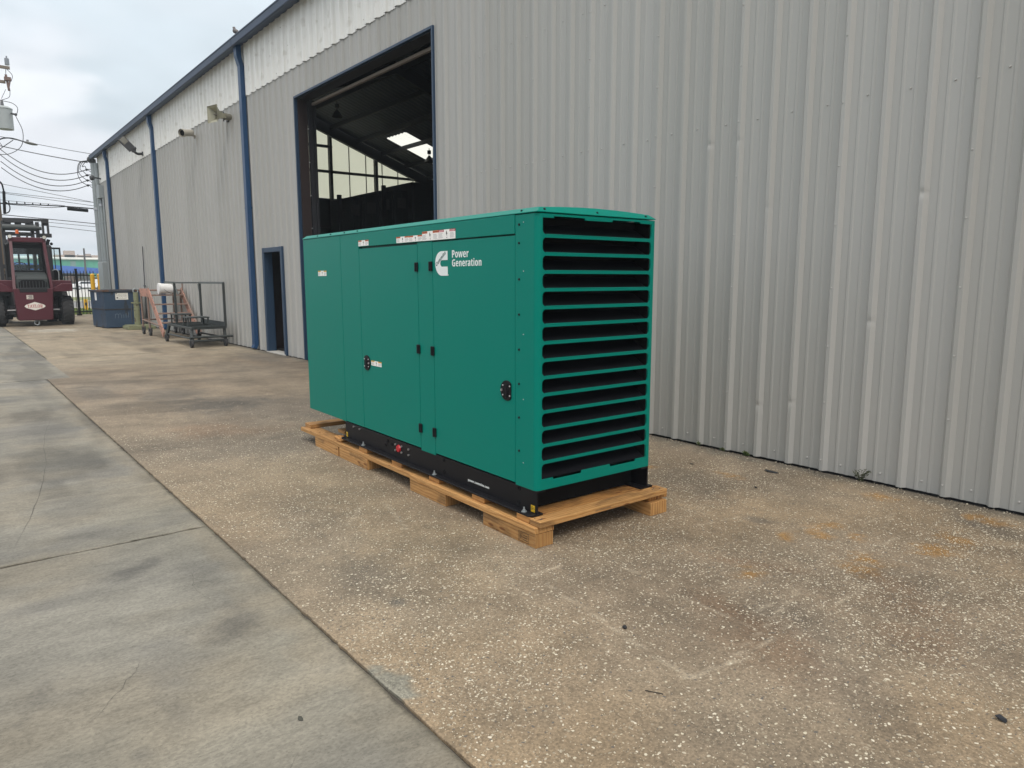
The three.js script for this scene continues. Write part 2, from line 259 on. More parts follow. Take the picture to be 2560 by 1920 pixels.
function padColor(x, z) {
  const far = sstep(-13, -17.5, x);
  let c = mix3([0.250, 0.194, 0.128], [0.214, 0.177, 0.130], sstep(0.35, 0.65, fbm(x * 0.55 + 4, z * 0.7, 4, 221)));
  c = mix3(c, [0.208, 0.176, 0.134], 0.7 * sstep(-3.4, -7.5, x) * (1 - far));
  c = mix3(c, [0.290, 0.255, 0.192], far * (0.55 + 0.6 * (fbm(x * 0.35, z * 0.8, 4, 224) - 0.3)));
  c = mix3(c, [0.185, 0.145, 0.103], 0.5 * sstep(0.5, 0.72, fbm(x * 0.9 + 11, z * 1.1 + 5, 4, 226)));
  let k = 0.62 + 0.72 * fbm(x * 2.1, z * 2.1, 5, 231) + 0.28 * (fbm(x * 9, z * 9, 3, 235) - 0.5) + 0.10 * (vnoise(x * 40, z * 40, 237) - 0.5);
  // tyre marks swinging towards the big door
  if (x < -5.5 && x > -16) { const w = fbm(x * 1.9 + 0.5 * z, z * 0.55, 4, 241), f = fbm(x * 11 + 1.4 * z, z * 1.2, 3, 243); k *= 1 - 0.30 * sstep(0.5, 0.68, w) * (0.5 + 0.9 * f) * sstep(-5.5, -8, x) * sstep(-16, -13.5, x); }
  for (const [cx, cz, rx, rz, a, s] of darkSpots) if (Math.abs(x - cx) < rx + rz + 0.6) { const m = s * ell(x, z, cx, cz, rx, rz, a, 0.7, 3, 0.9); c = mix3(c, [0.075, 0.075, 0.072], m); }
  for (const [cx, cz, rx, rz, a] of redSpots) if (Math.abs(x - cx) < rx + rz + 0.5) c = mix3(c, [0.165, 0.095, 0.052], 0.35 * ell(x, z, cx, cz, rx, rz, a, 0.8, 7, 1.0));
  rustSpots.forEach(([cx, cz, rx, rz], i) => { if (Math.abs(x - cx) < 0.5 && Math.abs(z - cz) < 0.4) c = mix3(c, [0.30, 0.155, 0.028], 0.62 * ell(x, z, cx, cz, rx * 0.95, rz, 0.2 + i, 0.7, 9 + i, 1.5) * (0.25 + 0.85 * sstep(0.3, 0.6, vnoise(x * 30, z * 30, 257) * 0.5 + 0.5 * vnoise(x * 13, z * 13, 259)))); });
  for (const [a, b, w] of whiteLines) { if (x < -5) break; const d = segD(x, z, a, b) + 0.02 * (fbm(x * 14, z * 14, 3, 251) - 0.5); if (d < w * 3) c = mix3(c, [0.46, 0.41, 0.32], 0.5 * sstep(w * 2.0, w * 0.4, d) * (0.3 + 0.9 * vnoise(x * 25, z * 25, 253))); }
  if (x > -3.2 && x < -1.6 && z > 4.0) c = mix3(c, [0.19, 0.195, 0.17], 0.85 * ell(x, z, -2.36, 4.34, 0.22, 0.075, -0.1, 0.3, 2, 1.3));
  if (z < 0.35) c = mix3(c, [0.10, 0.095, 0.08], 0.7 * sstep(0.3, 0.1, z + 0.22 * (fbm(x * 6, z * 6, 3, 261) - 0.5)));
  if (x < -17) { k *= 1 - 0.25 * sstep(0.55, 0.7, fbm(x * 0.8, z * 2.5, 4, 263)); if (x < -24) c = mix3(c, [0.40, 0.38, 0.33], 0.8 * ell(x, z, -26.6, 2.9, 0.9, 0.7, 0, 0.4, 4, 1.2)); }
  k *= 0.91; return [c[0] * k * 1.03, c[1] * k, c[2] * k * 0.99];
}
const laneDark = [[-4.19, 4.9, 0.17, 0.08, 0.9, 0.75], [-3.21, 4.67, 0.22, 0.12, 0.5, 0.6], [-3.11, 5.43, 0.12, 0.05, 0.3, 0.4], [-2.48, 5.2, 0.06, 0.03, 0.2, 0.6], [-2.94, 5.5, 0.04, 0.015, 0.2, 0.6], [-2.62, 5.05, 0.14, 0.08, 0, 0.35], [-1.9, 5.0, 0.10, 0.06, 0, 0.4], [-2.35, 4.72, 0.016, 0.012, 0, 0.9], [-5.6, 5.0, 0.5, 0.2, 0.2, 0.35], [-9, 4.8, 1.2, 0.25, 0, 0.4], [-7, 4.75, 0.7, 0.2, 0, 0.3], [-3.9, 4.62, 0.3, 0.1, 0, 0.25], [-12, 4.6, 1.2, 0.15, 0, 0.4]];
function laneColor(x, z) {
  let c = mix3([0.196, 0.188, 0.162], [0.178, 0.174, 0.157], sstep(0.35, 0.65, fbm(x * 0.8 + 31, z * 0.7, 4, 271)));
  c = mix3(c, [0.212, 0.190, 0.150], 0.55 * sstep(0.48, 0.7, fbm(x * 1.4 + 3, z * 1.1, 4, 273)));
  c = mix3(c, [0.146, 0.144, 0.136], 0.7 * sstep(0.5, 0.7, fbm(x * 2.0 + 17, z * 1.4, 4, 275)));
  let k = 0.72 + 0.56 * fbm(x * 2.5, z * 1.4, 5, 277) + 0.26 * (fbm(x * 9, z * 4.5, 4, 279) - 0.5) + 0.10 * (vnoise(x * 40, z * 12, 281) - 0.5);
  for (const [cx, cz, rx, rz, a, s] of laneDark) if (Math.abs(x - cx) < rx + rz + 0.5) c = mix3(c, [0.080, 0.079, 0.076], s * ell(x, z, cx, cz, rx, rz, a, 0.7, 5, 1.1));
  if (z < 4.6 && x > -13) c = mix3(c, [0.215, 0.188, 0.143], 0.5 * sstep(4.58, 4.4, z + 0.3 * (fbm(x * 5, z * 5, 3, 283) - 0.5)));
  if (x < -6) k *= 1 - 0.3 * sstep(0.5, 0.7, fbm(x * 0.7, z * 3, 4, 285));
  k *= 0.92; c = [c[0] * 1.04, c[1], c[2] * 0.95];
  return [c[0] * k, c[1] * k, c[2] * k];
}
const relief = (x, z) => 0.0016 * (fbm(x * 1.7, z * 1.7, 2, 291) - 0.5) + 0.0007 * (vnoise(x * 7, z * 7, 293) - 0.5);
const axisPts = (a, b, step) => { const o = []; let x = a; while (x < b - 1e-6) { o.push(x); x += Math.min(step(x), b - x < step(x) * 1.4 ? b - x : 9); } o.push(b); return o; };
function slabGeo(x0, x1, z0, z1, sx, sz, color, dy) {
  const xs = axisPts(x0, x1, sx), zs = axisPts(z0, z1, sz), nx = xs.length, nz = zs.length;
  const P = [], C = [], U = [], I = [];
  for (let j = 0; j < nz; j++) for (let i = 0; i < nx; i++) {
    let x = xs[i], z = zs[j], y = dy + relief(x, z); const e = (i === 0 || i === nx - 1 || j === 0 || j === nz - 1);
    if (e) { const q = 0.024 * Math.max(0, fbm(x * 4, z * 4, 4, 295) - 0.48) + 0.030 * Math.max(0, vnoise(x * 24, z * 24, 297) - 0.72); if (j === 0) z += q; if (j === nz - 1) z -= q; if (i === 0) x += q; if (i === nx - 1) x -= q; y -= 0.002 + 0.004 * vnoise(x * 17, z * 17, 299); }
    const c = color(x, z); P.push(x, y, z); C.push(c[0] / 0.52, c[1] / 0.52, c[2] / 0.52); U.push(x / 3, z / 3);
  }
  for (let j = 0; j < nz - 1; j++) for (let i = 0; i < nx - 1; i++) { const a = j * nx + i; I.push(a, a + nx, a + 1, a + 1, a + nx, a + nx + 1); }
  const rim = []; for (let i = 0; i < nx; i++) rim.push(i); for (let j = 1; j < nz; j++) rim.push(j * nx + nx - 1); for (let i = nx - 2; i >= 0; i--) rim.push((nz - 1) * nx + i); for (let j = nz - 2; j > 0; j--) rim.push(j * nx);
  const b0 = P.length / 3; for (const r of rim) { P.push(P[3 * r], -0.05, P[3 * r + 2]); C.push(C[3 * r] * 1, C[3 * r + 1], C[3 * r + 2]); U.push(U[2 * r], U[2 * r + 1] + 0.02); }
  for (let k = 0; k < rim.length; k++) { const a = rim[k], b = rim[(k + 1) % rim.length], c = b0 + k, d = b0 + (k + 1) % rim.length; I.push(a, b, c, b, d, c); }
  const g = new THREE.BufferGeometry(); g.setAttribute('position', new THREE.Float32BufferAttribute(P, 3)); g.setAttribute('color', new THREE.Float32BufferAttribute(C, 3)); g.setAttribute('uv', new THREE.Float32BufferAttribute(U, 2)); g.setIndex(I); g.computeVertexNormals(); return g;
}
M.pad = std([1, 1, 1], 0.82, { map: aggTex, vertexColors: true, bumpMap: aggBump, bumpScale: 0.0022 });
M.lane = std([1, 1, 1], 0.8, { map: lanTex, vertexColors: true, bumpMap: lanBump, bumpScale: 0.0014 });
const yard = new THREE.Group(); yard.name = 'yard_paving'; yard.userData.kind = 'structure'; scene.add(yard); bases.set(yard, [0, 0, 0]);
{
  const fine = (x) => x > -6.2 && x < 0.2 ? 0.022 : x > -10 && x < 1 ? 0.045 : x > -17.2 && x < 2 ? 0.09 : 0.25, g = 0.0035;
  const padX = [8, -17, -23.2, -29.4, -38.2];
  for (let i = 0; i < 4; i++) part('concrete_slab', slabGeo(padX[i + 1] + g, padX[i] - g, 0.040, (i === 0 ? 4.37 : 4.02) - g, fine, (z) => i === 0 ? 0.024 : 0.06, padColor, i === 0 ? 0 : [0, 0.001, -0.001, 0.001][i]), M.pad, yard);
  const laneX = [[8, 1.4, 4.37], [1.4, -4.7, 4.37], [-4.7, -13.5, 4.37], [-13.5, -19.2, 4.02], [-19.2, -29.0, 4.02], [-29.0, -38.2, 4.02]];
  for (const [a, b, z] of laneX) part('concrete_slab', slabGeo(b + g, a - g, z + g, 10.4, fine, (zz) => zz < 6.2 ? 0.03 : 0.4, laneColor, 0.0005), M.lane, yard);
  for (let i = 0; i < 6; i++) part('concrete_slab', slabGeo(-38 + i * 7.7, -38 + (i + 1) * 7.7 - 0.012, 10.42, 24, () => 0.8, () => 0.8, laneColor, 0), M.lane, yard);
}
{
  const ribbon = (pts, w, seed) => { const P = [], I = [], c = curve(pts.map(([x, z]) => [x, 0, z])), n = 90; for (let i = 0; i <= n; i++) { const p = c.getPoint(i / n), t = c.getTangent(i / n), o = 0.02 * (fbm(i * 0.16, seed, 4, 411) - 0.5), hw = w * (0.25 + vnoise(i * 0.5, seed, 413)) * Math.min(1, 4 * Math.min(i, n - i) / n); for (const s of [-1, 1]) { const x = p.x - t.z * (o + s * hw), z = p.z + t.x * (o + s * hw); P.push(x, relief(x, z) + 0.0022, z); } if (i < n) I.push(2 * i, 2 * i + 1, 2 * i + 2, 2 * i + 1, 2 * i + 3, 2 * i + 2); } const g = new THREE.BufferGeometry(); g.setAttribute('position', new THREE.Float32BufferAttribute(P, 3)); g.setAttribute('uv', new THREE.Float32BufferAttribute(new Float32Array(P.length / 3 * 2), 2)); g.setIndex(I); g.computeVertexNormals(); return g; };
  const cr = [[[[-10.2, 4.62], [-8.4, 4.9], [-7.1, 5.02], [-5.9, 5.2], [-4.9, 5.4]], 0.0022, 1], [[[-3.18, 5.05], [-3.05, 5.12], [-2.9, 5.22], [-2.75, 5.34]], 0.0010, 2], [[[-4.05, 4.62], [-3.75, 4.70], [-3.5, 4.66]], 0.0009, 3], [[[-2.2, 4.75], [-2.0, 4.95], [-1.9, 5.2]], 0.0008, 4]];
  part('crack_filling', merge(cr.map((a) => ribbon(...a))), std([0.085, 0.08, 0.07], 0.95), yard).userData.kind = 'stuff';
}
// pale shell pieces standing a hair proud of the worn concrete
{
  const r = mulberry(404), list = [];
  const free = (x, z) => !(x > -2.7 && x < -2.0 && ell(x, z, -2.36, 4.34, 0.22, 0.075, -0.1, 0.3, 2, 1.3) > 0.4);
  while (list.length < 120000) {
    const far = Math.pow(r(), 1.7), x = 0.2 - far * 11, z = 0.12 + r() * 4.23; if (!free(x, z) || r() < sstep(-4, -10.6, x)) continue;
    const dens = sstep(0.36, 0.66, fbm(x * 1.3 + 2, z * 1.3, 4, 407)) * 0.6 + 0.42; if (r() > dens) continue;
    const s = 0.0017 + 0.0060 * Math.pow(r(), 2.8); list.push([x, z, s * (0.8 + 0.6 * r()), s * (0.5 + 0.4 * r()), r() * 6.28, r()]);
  }
  const geo = new THREE.IcosahedronGeometry(1, 0), im = new THREE.InstancedMesh(geo, std([1, 1, 1], 0.7), list.length), m = new THREE.Matrix4(), q = new THREE.Quaternion(), c = new THREE.Color();
  list.forEach(([x, z, a, b, t, v], i) => {
    q.setFromEuler(new THREE.Euler(0, t, 0)); m.compose(V(x, relief(x, z) - 0.0004, z), q, V(a, 0.0016 + a * 0.12, b)); im.setMatrixAt(i, m);
    if (v < 0.30) c.setRGB(0.46 + 0.5 * v, 0.41 + 0.5 * v, 0.30 + 0.5 * v); else if (v < 0.88) c.setRGB(0.20 + 0.27 * (v - 0.3) / 0.58, 0.165 + 0.25 * (v - 0.3) / 0.58, 0.11 + 0.21 * (v - 0.3) / 0.58); else c.setRGB(0.10, 0.09, 0.08);
    im.setColorAt(i, c);
  });
  im.name = 'shell_aggregate';
  { // grit washed up against the wall foot
    const n = 3800, gi = new THREE.InstancedMesh(geo, std([1, 1, 1], 0.9), n);
    for (let i = 0; i < n; i++) { const x = 0.3 - Math.pow(r(), 1.3) * 17, s = 0.002 + 0.008 * Math.pow(r(), 3), z = 0.028 + 0.10 * Math.pow(r(), 2.2); q.setFromEuler(new THREE.Euler(r() * 6, r() * 6, r() * 6)); m.compose(V(x, z < 0.042 ? -0.010 : 0.001, z), q, V(s, s * 0.6, s * 0.8)); gi.setMatrixAt(i, m); const t = r(); if (t < 0.3) c.setRGB(0.34, 0.30, 0.23); else if (t < 0.75) c.setRGB(0.17, 0.14, 0.105); else c.setRGB(0.06, 0.052, 0.042); gi.setColorAt(i, c); }
    gi.name = 'grit'; gi.userData.kind = 'stuff'; gi.castShadow = gi.receiveShadow = true; yard.add(gi);
  } im.userData.kind = 'stuff'; im.receiveShadow = true; yard.add(im);
}

// ------------------------------------------------------------------ the warehouse
const WH = thing('warehouse', 'long grey ribbed metal warehouse with blue gutter and open loading door', 'warehouse', [0, 0, 0]);
const XL = -34.5, XR = 8, Y1 = 5.49, YE = 6.575, PITCH = 0.3075, RIB0 = -1.975;
const DOOR = { x0: -13.56, x1: -8.74, y: 4.95 }, SIDE = { x0: -15.66, x1: -14.56, y: 2.23 };
// depth of the ribbed sheet over one 0.3075 m pitch, as [offset from rib centre, depth]
const PROF = [[-0.040, 0], [-0.014, 0.034], [0.014, 0.034], [0.040, 0], [0.092, 0], [0.101, 0.005], [0.116, 0.005], [0.125, 0], [0.1825, 0], [0.1915, 0.005], [0.2065, 0.005], [0.2155, 0]];
const PROF2 = [[-0.066, 0], [-0.026, 0.042], [0.026, 0.042], [0.066, 0], [0.1, 0], [0.112, 0.008], [0.126, 0.008], [0.138, 0], [0.17, 0], [0.182, 0.008], [0.196, 0.008], [0.208, 0]];
const DENTS = [[-3.19, 0.54, 0.8], [-3.5, 0.47, 0.7], [-4.10, 2.77, 0.8], [-3.81, 2.76, 0.5], [-2.26, 2.18, 0.9], [-3.48, 2.17, 0.4], [-5.33, 1.1, 0.8], [-2.59, 1.25, 0.7], [-17.1, 0.9, 1], [-15.9, 3.3, 0.8]];
function sheetGeo(xa, xb, y0, y1, z, seed, rows = 14, lap = null, PF = PROF) {
  const pts = [], n0 = Math.floor((xa - RIB0) / PITCH) - 1, n1 = Math.ceil((xb - RIB0) / PITCH) + 1, all = [];
  for (let n = n0; n <= n1; n++) for (const [o, d] of PF) all.push([RIB0 + n * PITCH + o, d]);
  const at = (x) => { for (let i = 0; i < all.length - 1; i++) if (x >= all[i][0] && x <= all[i + 1][0]) return lerp(all[i][1], all[i + 1][1], (x - all[i][0]) / Math.max(1e-9, all[i + 1][0] - all[i][0])); return 0; };
  pts.push([xa, at(xa)]); for (const p of all) if (p[0] > xa + 1e-4 && p[0] < xb - 1e-4) pts.push(p); pts.push([xb, at(xb)]);
  const ys = Array.from({ length: rows + 1 }, (_, j) => lerp(y0, y1, j / rows)), dn = DENTS.filter((d) => d[0] > xa && d[0] < xb && d[1] > y0 && d[1] < y1);
  for (const [, dy] of dn) for (const e of [-0.07, -0.04, -0.022, -0.008, 0.006, 0.02, 0.045, 0.08]) ys.push(dy + e);
  ys.sort((a, b) => a - b); rows = ys.length - 1;
  const P = [], U = [], I = [];
  for (let j = 0; j <= rows; j++) for (let i = 0; i < pts.length - 1; i++) {
    const y = ys[j];
    for (const [x, d] of [pts[i], pts[i + 1]]) {
      const oil = 0.0012 * (vnoise(x * 0.8, y * 0.7, 311) - 0.5), lp = lap !== null && Math.abs(x - lap) < 0.05 ? 0.0022 : 0;
      const dent = d < 0.01 ? 0 : dn.reduce((t, [a, b, s]) => t + 0.012 * s * Math.exp(-(((x - a) / 0.05) ** 2) - ((y - b) / 0.028) ** 2), 0);
      P.push(x, y, z + d + oil + lp - Math.min(dent, d - 0.004 > 0 ? d - 0.004 : 0)); U.push(x / 2, y / 2);
    }
  }
  const row = (pts.length - 1) * 2; for (let j = 0; j < rows; j++) for (let i = 0; i < pts.length - 1; i++) { const a = j * row + 2 * i; I.push(a, a + 1, a + row, a + 1, a + row + 1, a + row); }
  const g = new THREE.BufferGeometry(); g.setAttribute('position', new THREE.Float32BufferAttribute(P, 3)); g.setAttribute('uv', new THREE.Float32BufferAttribute(U, 2)); g.setIndex(I); g.computeVertexNormals(); return g;
}
{
  const tint = [0, 1, 2].map((i) => std([0.365 * (1 + 0.04 * (i - 1)), 0.362 * (1 + 0.04 * (i - 1)), 0.345 * (1 + 0.045 * (i - 1))], 0.5, { }));
  const W3 = PITCH * 3, k0 = Math.floor((XL - RIB0) / W3), k1 = Math.floor((XR - RIB0) / W3);
  const cut = (a, b, y0, y1, holes) => { // the sheet with rectangular openings left out
    let out = [[a, b, y0, y1]];
    for (const h of holes) out = out.flatMap(([p, q, r, s]) => { if (q <= h.x0 || p >= h.x1 || r >= h.y) return [[p, q, r, s]]; const o = []; if (p < h.x0) o.push([p, h.x0, r, s]); if (q > h.x1) o.push([h.x1, q, r, s]); if (s > h.y) o.push([Math.max(p, h.x0), Math.min(q, h.x1), h.y, s]); return o; });
    return out.filter(([p, q]) => q - p > 0.02);
  };
  let n = 0;
  for (let k = k0; k <= k1; k++) {
    const a = Math.max(XL, RIB0 + k * W3 - 0.04), b = Math.min(XR, RIB0 + (k + 1) * W3 + 0.014); n++;
    const lo = cut(a, b, 0.008, Y1 + 0.03, [DOOR, SIDE])
      .map(([p, q, r, s]) => sheetGeo(p, q, r, s, 0, n, s - r > 2 ? 10 : 3, RIB0 + k * W3));
    if (lo.length) part('wall_panel', merge(lo), tint[(((k * 7) % 3) + 3) % 3], WH);
    part('upper_wall_panel', merge(sheetGeo(a, b, Y1 + 0.008 * (hash(k, 1, 2) - 0.5), YE, 0.010, n + 60, 4, RIB0 + k * W3, PROF2)), M.whiteSheet, WH);
  }
  // fixing screws: heads along the girts and down the side laps
  const head = [], scr = (x, y, d, dark) => { const g = new THREE.CylinderGeometry(0.0055, 0.0085, 0.008, 6).rotateX(Math.PI / 2).translate(x, y, d + 0.004); head.push(g); };
  const inHole = (x, y) => [DOOR, SIDE].some((h) => x > h.x0 - 0.08 && x < h.x1 + 0.08 && y < h.y + 0.08), r = mulberry(8);
  for (let m = -110; m < 34; m++) {
    const x = RIB0 + m * PITCH; if (x < XL || x > XR - 0.3) continue;
    for (const y of [0.08, 2.93, 4.35]) for (const o of [0.05 + (r() - 0.5) * 0.02]) if (!inHole(x + o, y)) scr(x + 0.155 + (r() - 0.5) * 0.03, y + (r() - 0.5) * 0.02, 0);
    if (((m % 3) + 3) % 3 === 0) for (let y = 0.1; y < 5.4; y += 0.47) if (!inHole(x, y)) scr(x - 0.006, y + (r() - 0.5) * 0.04, 0.034);
  }
  const sc = part('panel_screws', merge(head), std([0.42, 0.415, 0.40], 0.4), WH); sc.userData.kind = 'stuff';
  const up = []; for (let m = -110; m < 34; m++) { const x = RIB0 + m * PITCH; if (x < XL || x > XR - 0.3) continue; for (const y of [5.6, 5.95, 6.3]) { if (r() < 0.4) up.push(new THREE.CylinderGeometry(0.008, 0.010, 0.006, 6).rotateX(Math.PI / 2).translate(x + 0.155 + (r() - 0.5) * 0.12, y + (r() - 0.5) * 0.26, 0.013)); } }
  const us = part('upper_panel_screws', merge(up), std([0.22, 0.19, 0.15], 0.7), WH); us.userData.kind = 'stuff';
  // base: dark angle behind the sheet foot and a crumbled concrete footing edge
  for (const [a, b] of [[XL, SIDE.x0], [SIDE.x1, DOOR.x0], [DOOR.x1, XR]]) part('base_angle', bx(a, b, -0.04, 0.05, -0.07, -0.03), M.dark, WH);
  // gutter in lengths, with a lapped seam at each joint
  for (let x = XL - 0.05, i = 0; x < XR; x += 6.1, i++) {
    const e = Math.min(x + 6.1, XR), s = shp([[0.02, 6.552], [0.245, 6.470], [0.275, 6.480], [0.288, 6.595], [0.30, 6.60], [0.30, 6.62], [0.28, 6.62], [0.272, 6.60], [0.262, 6.492], [0.245, 6.486], [0.02, 6.57]]);
    const gt = part('gutter', extX(s, x + (i ? 0.004 : 0), e), M.blueGut, WH);
    if (i) part('gutter_seam', extX(shp([[0.243, 6.465], [0.278, 6.476], [0.292, 6.593], [0.286, 6.593], [0.273, 6.483], [0.241, 6.473]]), x - 0.03, x + 0.035), M.blueGut, gt);
  }
  part('eave_trim', bx(XL - 0.05, XR, 6.585, 6.612, -0.05, 0.268), M.blueGut, WH);
  // downpipes: collector at the gutter, offset, straight leg, straps
  for (const xc of [-16.265, -24.53, -32.05]) {
    const w = 0.082, pr = [[0.085, 6.53], [0.20, 6.49], [0.195, 6.30], [0.135, 6.10], [0.135, 0.12], [0.165, 0.05], [0.09, 0.02], [0.036, 0.12], [0.036, 6.08], [0.085, 6.28]];
    const pipe = part('downpipe', extX(shp(pr), xc - w, xc + w, 0.006), M.blue, WH);
    for (const y of [3.12]) part('strap', [bx(xc - w - 0.03, xc + w + 0.03, y, y + 0.035, 0.034, 0.04), bx(xc - w - 0.004, xc + w + 0.004, y, y + 0.035, 0.04, 0.139)], M.blue, pipe);
  }
  // loading door: blue edge trim, brown jamb column, guide rails, header track
  part('door_trim', [bx(DOOR.x0 - 0.035, DOOR.x0 + 0.004, 0, DOOR.y + 0.035, -0.02, 0.042, 0.004), bx(DOOR.x1 - 0.004, DOOR.x1 + 0.035, 0, DOOR.y + 0.035, -0.02, 0.042, 0.004), bx(DOOR.x0 + 0.005, DOOR.x1 - 0.005, DOOR.y - 0.004, DOOR.y + 0.035, -0.02, 0.042, 0.004)], M.blueTrim, WH);
  part('door_jamb', [bx(DOOR.x0 - 0.02, DOOR.x0 + 0.03, 0, DOOR.y, -0.2, -0.021), bx(DOOR.x0 - 0.25, DOOR.x0 - 0.0, 0, DOOR.y, -0.205, -0.19)], M.brownSteel, WH);
  part('door_jamb', [bx(DOOR.x1 - 0.03, DOOR.x1 + 0.25, 0, DOOR.y, -0.2, -0.021)], M.brownSteel, WH);
  const rail = part('door_rail', [bx(DOOR.x0 + 0.0, DOOR.x0 + 0.06, 0, DOOR.y + 0.1, -0.29, -0.215), bx(DOOR.x0 + 0.02, DOOR.x0 + 0.05, 0, DOOR.y, -0.36, -0.30)], M.inSteel, WH);
  for (let y = 0.7; y < 4.8; y += 0.62) part('bolt', new THREE.CylinderGeometry(0.012, 0.012, 0.02, 8).rotateX(Math.PI / 2).translate(DOOR.x0 + 0.03, y, -0.205), M.steel, rail);
  part('door_header', [bx(DOOR.x0 - 0.3, DOOR.x1 + 0.3, DOOR.y - 0.012, DOOR.y + 0.5, -0.24, -0.021)], M.inSteel, WH);
  part('door_track', [bx(DOOR.x0 - 0.2, DOOR.x1 + 0.4, 4.855, 4.905, -0.34, -0.28, 0.01)], M.track, WH);
  // side door: blue frame, leaf swung inwards
  const sd = part('side_door', [bx(SIDE.x0 - 0.02, SIDE.x0 + 0.08, 0.0, SIDE.y + 0.02, -0.14, 0.045, 0.005), bx(SIDE.x1 - 0.08, SIDE.x1 + 0.02, 0.0, SIDE.y + 0.02, -0.14, 0.045, 0.005), bx(SIDE.x0 + 0.081, SIDE.x1 - 0.081, SIDE.y - 0.08, SIDE.y + 0.018, -0.14, 0.044, 0.005)], M.blueTrim, WH);
  part('sill', bx(SIDE.x0, SIDE.x1, -0.05, 0.02, -0.2, 0.06, 0.005), M2.kerb, sd);

  // shell: floor, rear and end walls, roof slopes with two skylights, gable of translucent sheets
  const ZB = -16.8, ZR = -8.4, YR = 9.64, sl = (YR - 6.68) / 8.4;
  const yRoof = (z) => z > ZR ? 6.68 - sl * z : YR + sl * (z - ZR);
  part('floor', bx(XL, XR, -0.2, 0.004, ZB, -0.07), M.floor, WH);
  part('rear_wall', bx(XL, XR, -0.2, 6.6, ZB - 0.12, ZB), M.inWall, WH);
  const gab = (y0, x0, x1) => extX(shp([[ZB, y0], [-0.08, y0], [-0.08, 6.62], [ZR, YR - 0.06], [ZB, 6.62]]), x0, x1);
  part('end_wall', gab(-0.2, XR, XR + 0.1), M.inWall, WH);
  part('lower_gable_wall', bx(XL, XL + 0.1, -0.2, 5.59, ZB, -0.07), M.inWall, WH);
  for (let z = -0.1, i = 0; z > ZB; z -= 0.93, i++) { const z1 = Math.max(ZB, z - 0.915); const pts = [[z, 5.60], [z, yRoof(z) - 0.05]]; if (z > ZR && z1 < ZR) pts.push([ZR, YR - 0.05]); pts.push([z1, yRoof(z1) - 0.05], [z1, 5.60]); part('translucent_sheet', extX(shp(pts), XL + 0.03, XL + 0.034), M.translucent, WH); }
  for (let z = -0.1; z > ZB; z -= 0.93) part('sheet_lap', bx(XL + 0.036, XL + 0.05, 5.6, yRoof(z) - 0.1, z - 0.965 + 0.93, z - 0.915 + 0.93 - 0.0), std([0.2, 0.19, 0.16], 0.8), WH);
  for (const z of [-2.6, -5.15, -7.65, -10.18, -12.68, -15.16]) part('gable_column', bx(XL + 0.1, XL + 0.32, 0, yRoof(z) - 0.25, z - 0.07, z + 0.07), M.inSteel, WH);
  for (const y of [2.0, 4.2, 6.88, 8.08]) part('girt', bx(XL + 0.1, XL + 0.24, y - 0.06, y + 0.06, y > 8 ? -10.3 : y > 6 ? -15.9 : ZB + 0.1, y > 8 ? -4.6 : y > 6 ? -1.0 : -0.2), M.inSteel, WH);
  for (const x of [XL + 0.55, -24.5, -16.25, -5.0, 3.5]) {
    for (const s of [0, 1]) { const a = s ? [x, 6.35, ZB + 0.15] : [x, 6.35, -0.25], b = [x, YR - 0.28, ZR]; part('rafter', beam(a, b, 0.2, 0.46), M.inSteel, WH); }
    part('column', bx(x - 0.1, x + 0.1, 0, 6.3, -0.55, -0.25), M.brownSteel, WH); part('column', bx(x - 0.1, x + 0.1, 0, 6.3, ZB + 0.1, ZB + 0.45), M.brownSteel, WH);
  }
  for (let i = 0; i < 12; i++) { const t = (i % 6 + 0.35) / 6, z = i < 6 ? lerp(-0.2, ZR, t) : lerp(ZR, ZB + 0.2, t - 0.02); part('purlin', bx(XL + 0.1, XR, yRoof(z) - 0.24, yRoof(z) - 0.05, z - 0.035, z + 0.035), M.inSteel, WH); }
  // roof sheets: corrugated
  const roofSheet = (x0, x1, za, zb, mat, name) => {
    const p = [], n = Math.round((x1 - x0) / PITCH * 4); for (let i = 0; i <= n; i++) p.push([lerp(x0, x1, i / n), [0, 0.03, 0.03, 0][i % 4]]);
    const P = [], I = []; for (const [z, e] of [[za, 0], [zb, 0]]) for (const [x, d] of p) P.push(x, yRoof(z) + d - 0.02, z);
    for (let i = 0; i < n; i++) I.push(i, i + 1, i + n + 1, i + 1, i + n + 2, i + n + 1);
    const g = new THREE.BufferGeometry(); g.setAttribute('position', new THREE.Float32BufferAttribute(P, 3)); g.setIndex(I); g.computeVertexNormals(); const f = flat(g); f.setAttribute('uv', new THREE.Float32BufferAttribute(new Float32Array(f.attributes.position.count * 2), 2)); f.computeVertexNormals();
    part(name, f, mat, WH);
  };
  for (let xs = -35.6; xs < XR - 0.1; xs += 1.85) {
    const x = Math.max(xs, XL - 0.05), e = Math.min(XR, xs + 1.85); roofSheet(x, e, 0.2, ZR, M.roofIn, 'roof_sheet');
    if (x > -32.0 && x < -31.0) { roofSheet(x, e, ZR, -12.05, M.roofIn, 'roof_sheet'); roofSheet(x, x + 0.915, -12.05, -14.9, M.translucent, 'skylight'); roofSheet(x + 0.93, e, -12.05, -14.9, M.translucent, 'skylight'); roofSheet(x, e, -14.9, ZB - 0.2, M.roofIn, 'roof_sheet'); } else roofSheet(x, e, ZR, ZB - 0.2, M.roofIn, 'roof_sheet');
  }
  part('ridge_cap', [beam([XL - 0.05, YR + 0.05, ZR], [XR, YR + 0.05, ZR], 0.5, 0.03)], M.roofIn, WH);
}

// ------------------------------------------------------------------ generator (own frame: x towards the louvred end, z towards the yard)
const font = await new FontLoader().loadAsync('fonts/droid/droid_sans_bold.typeface.json');
const serif = await new FontLoader().loadAsync('fonts/droid/droid_serif_bold.typeface.json');
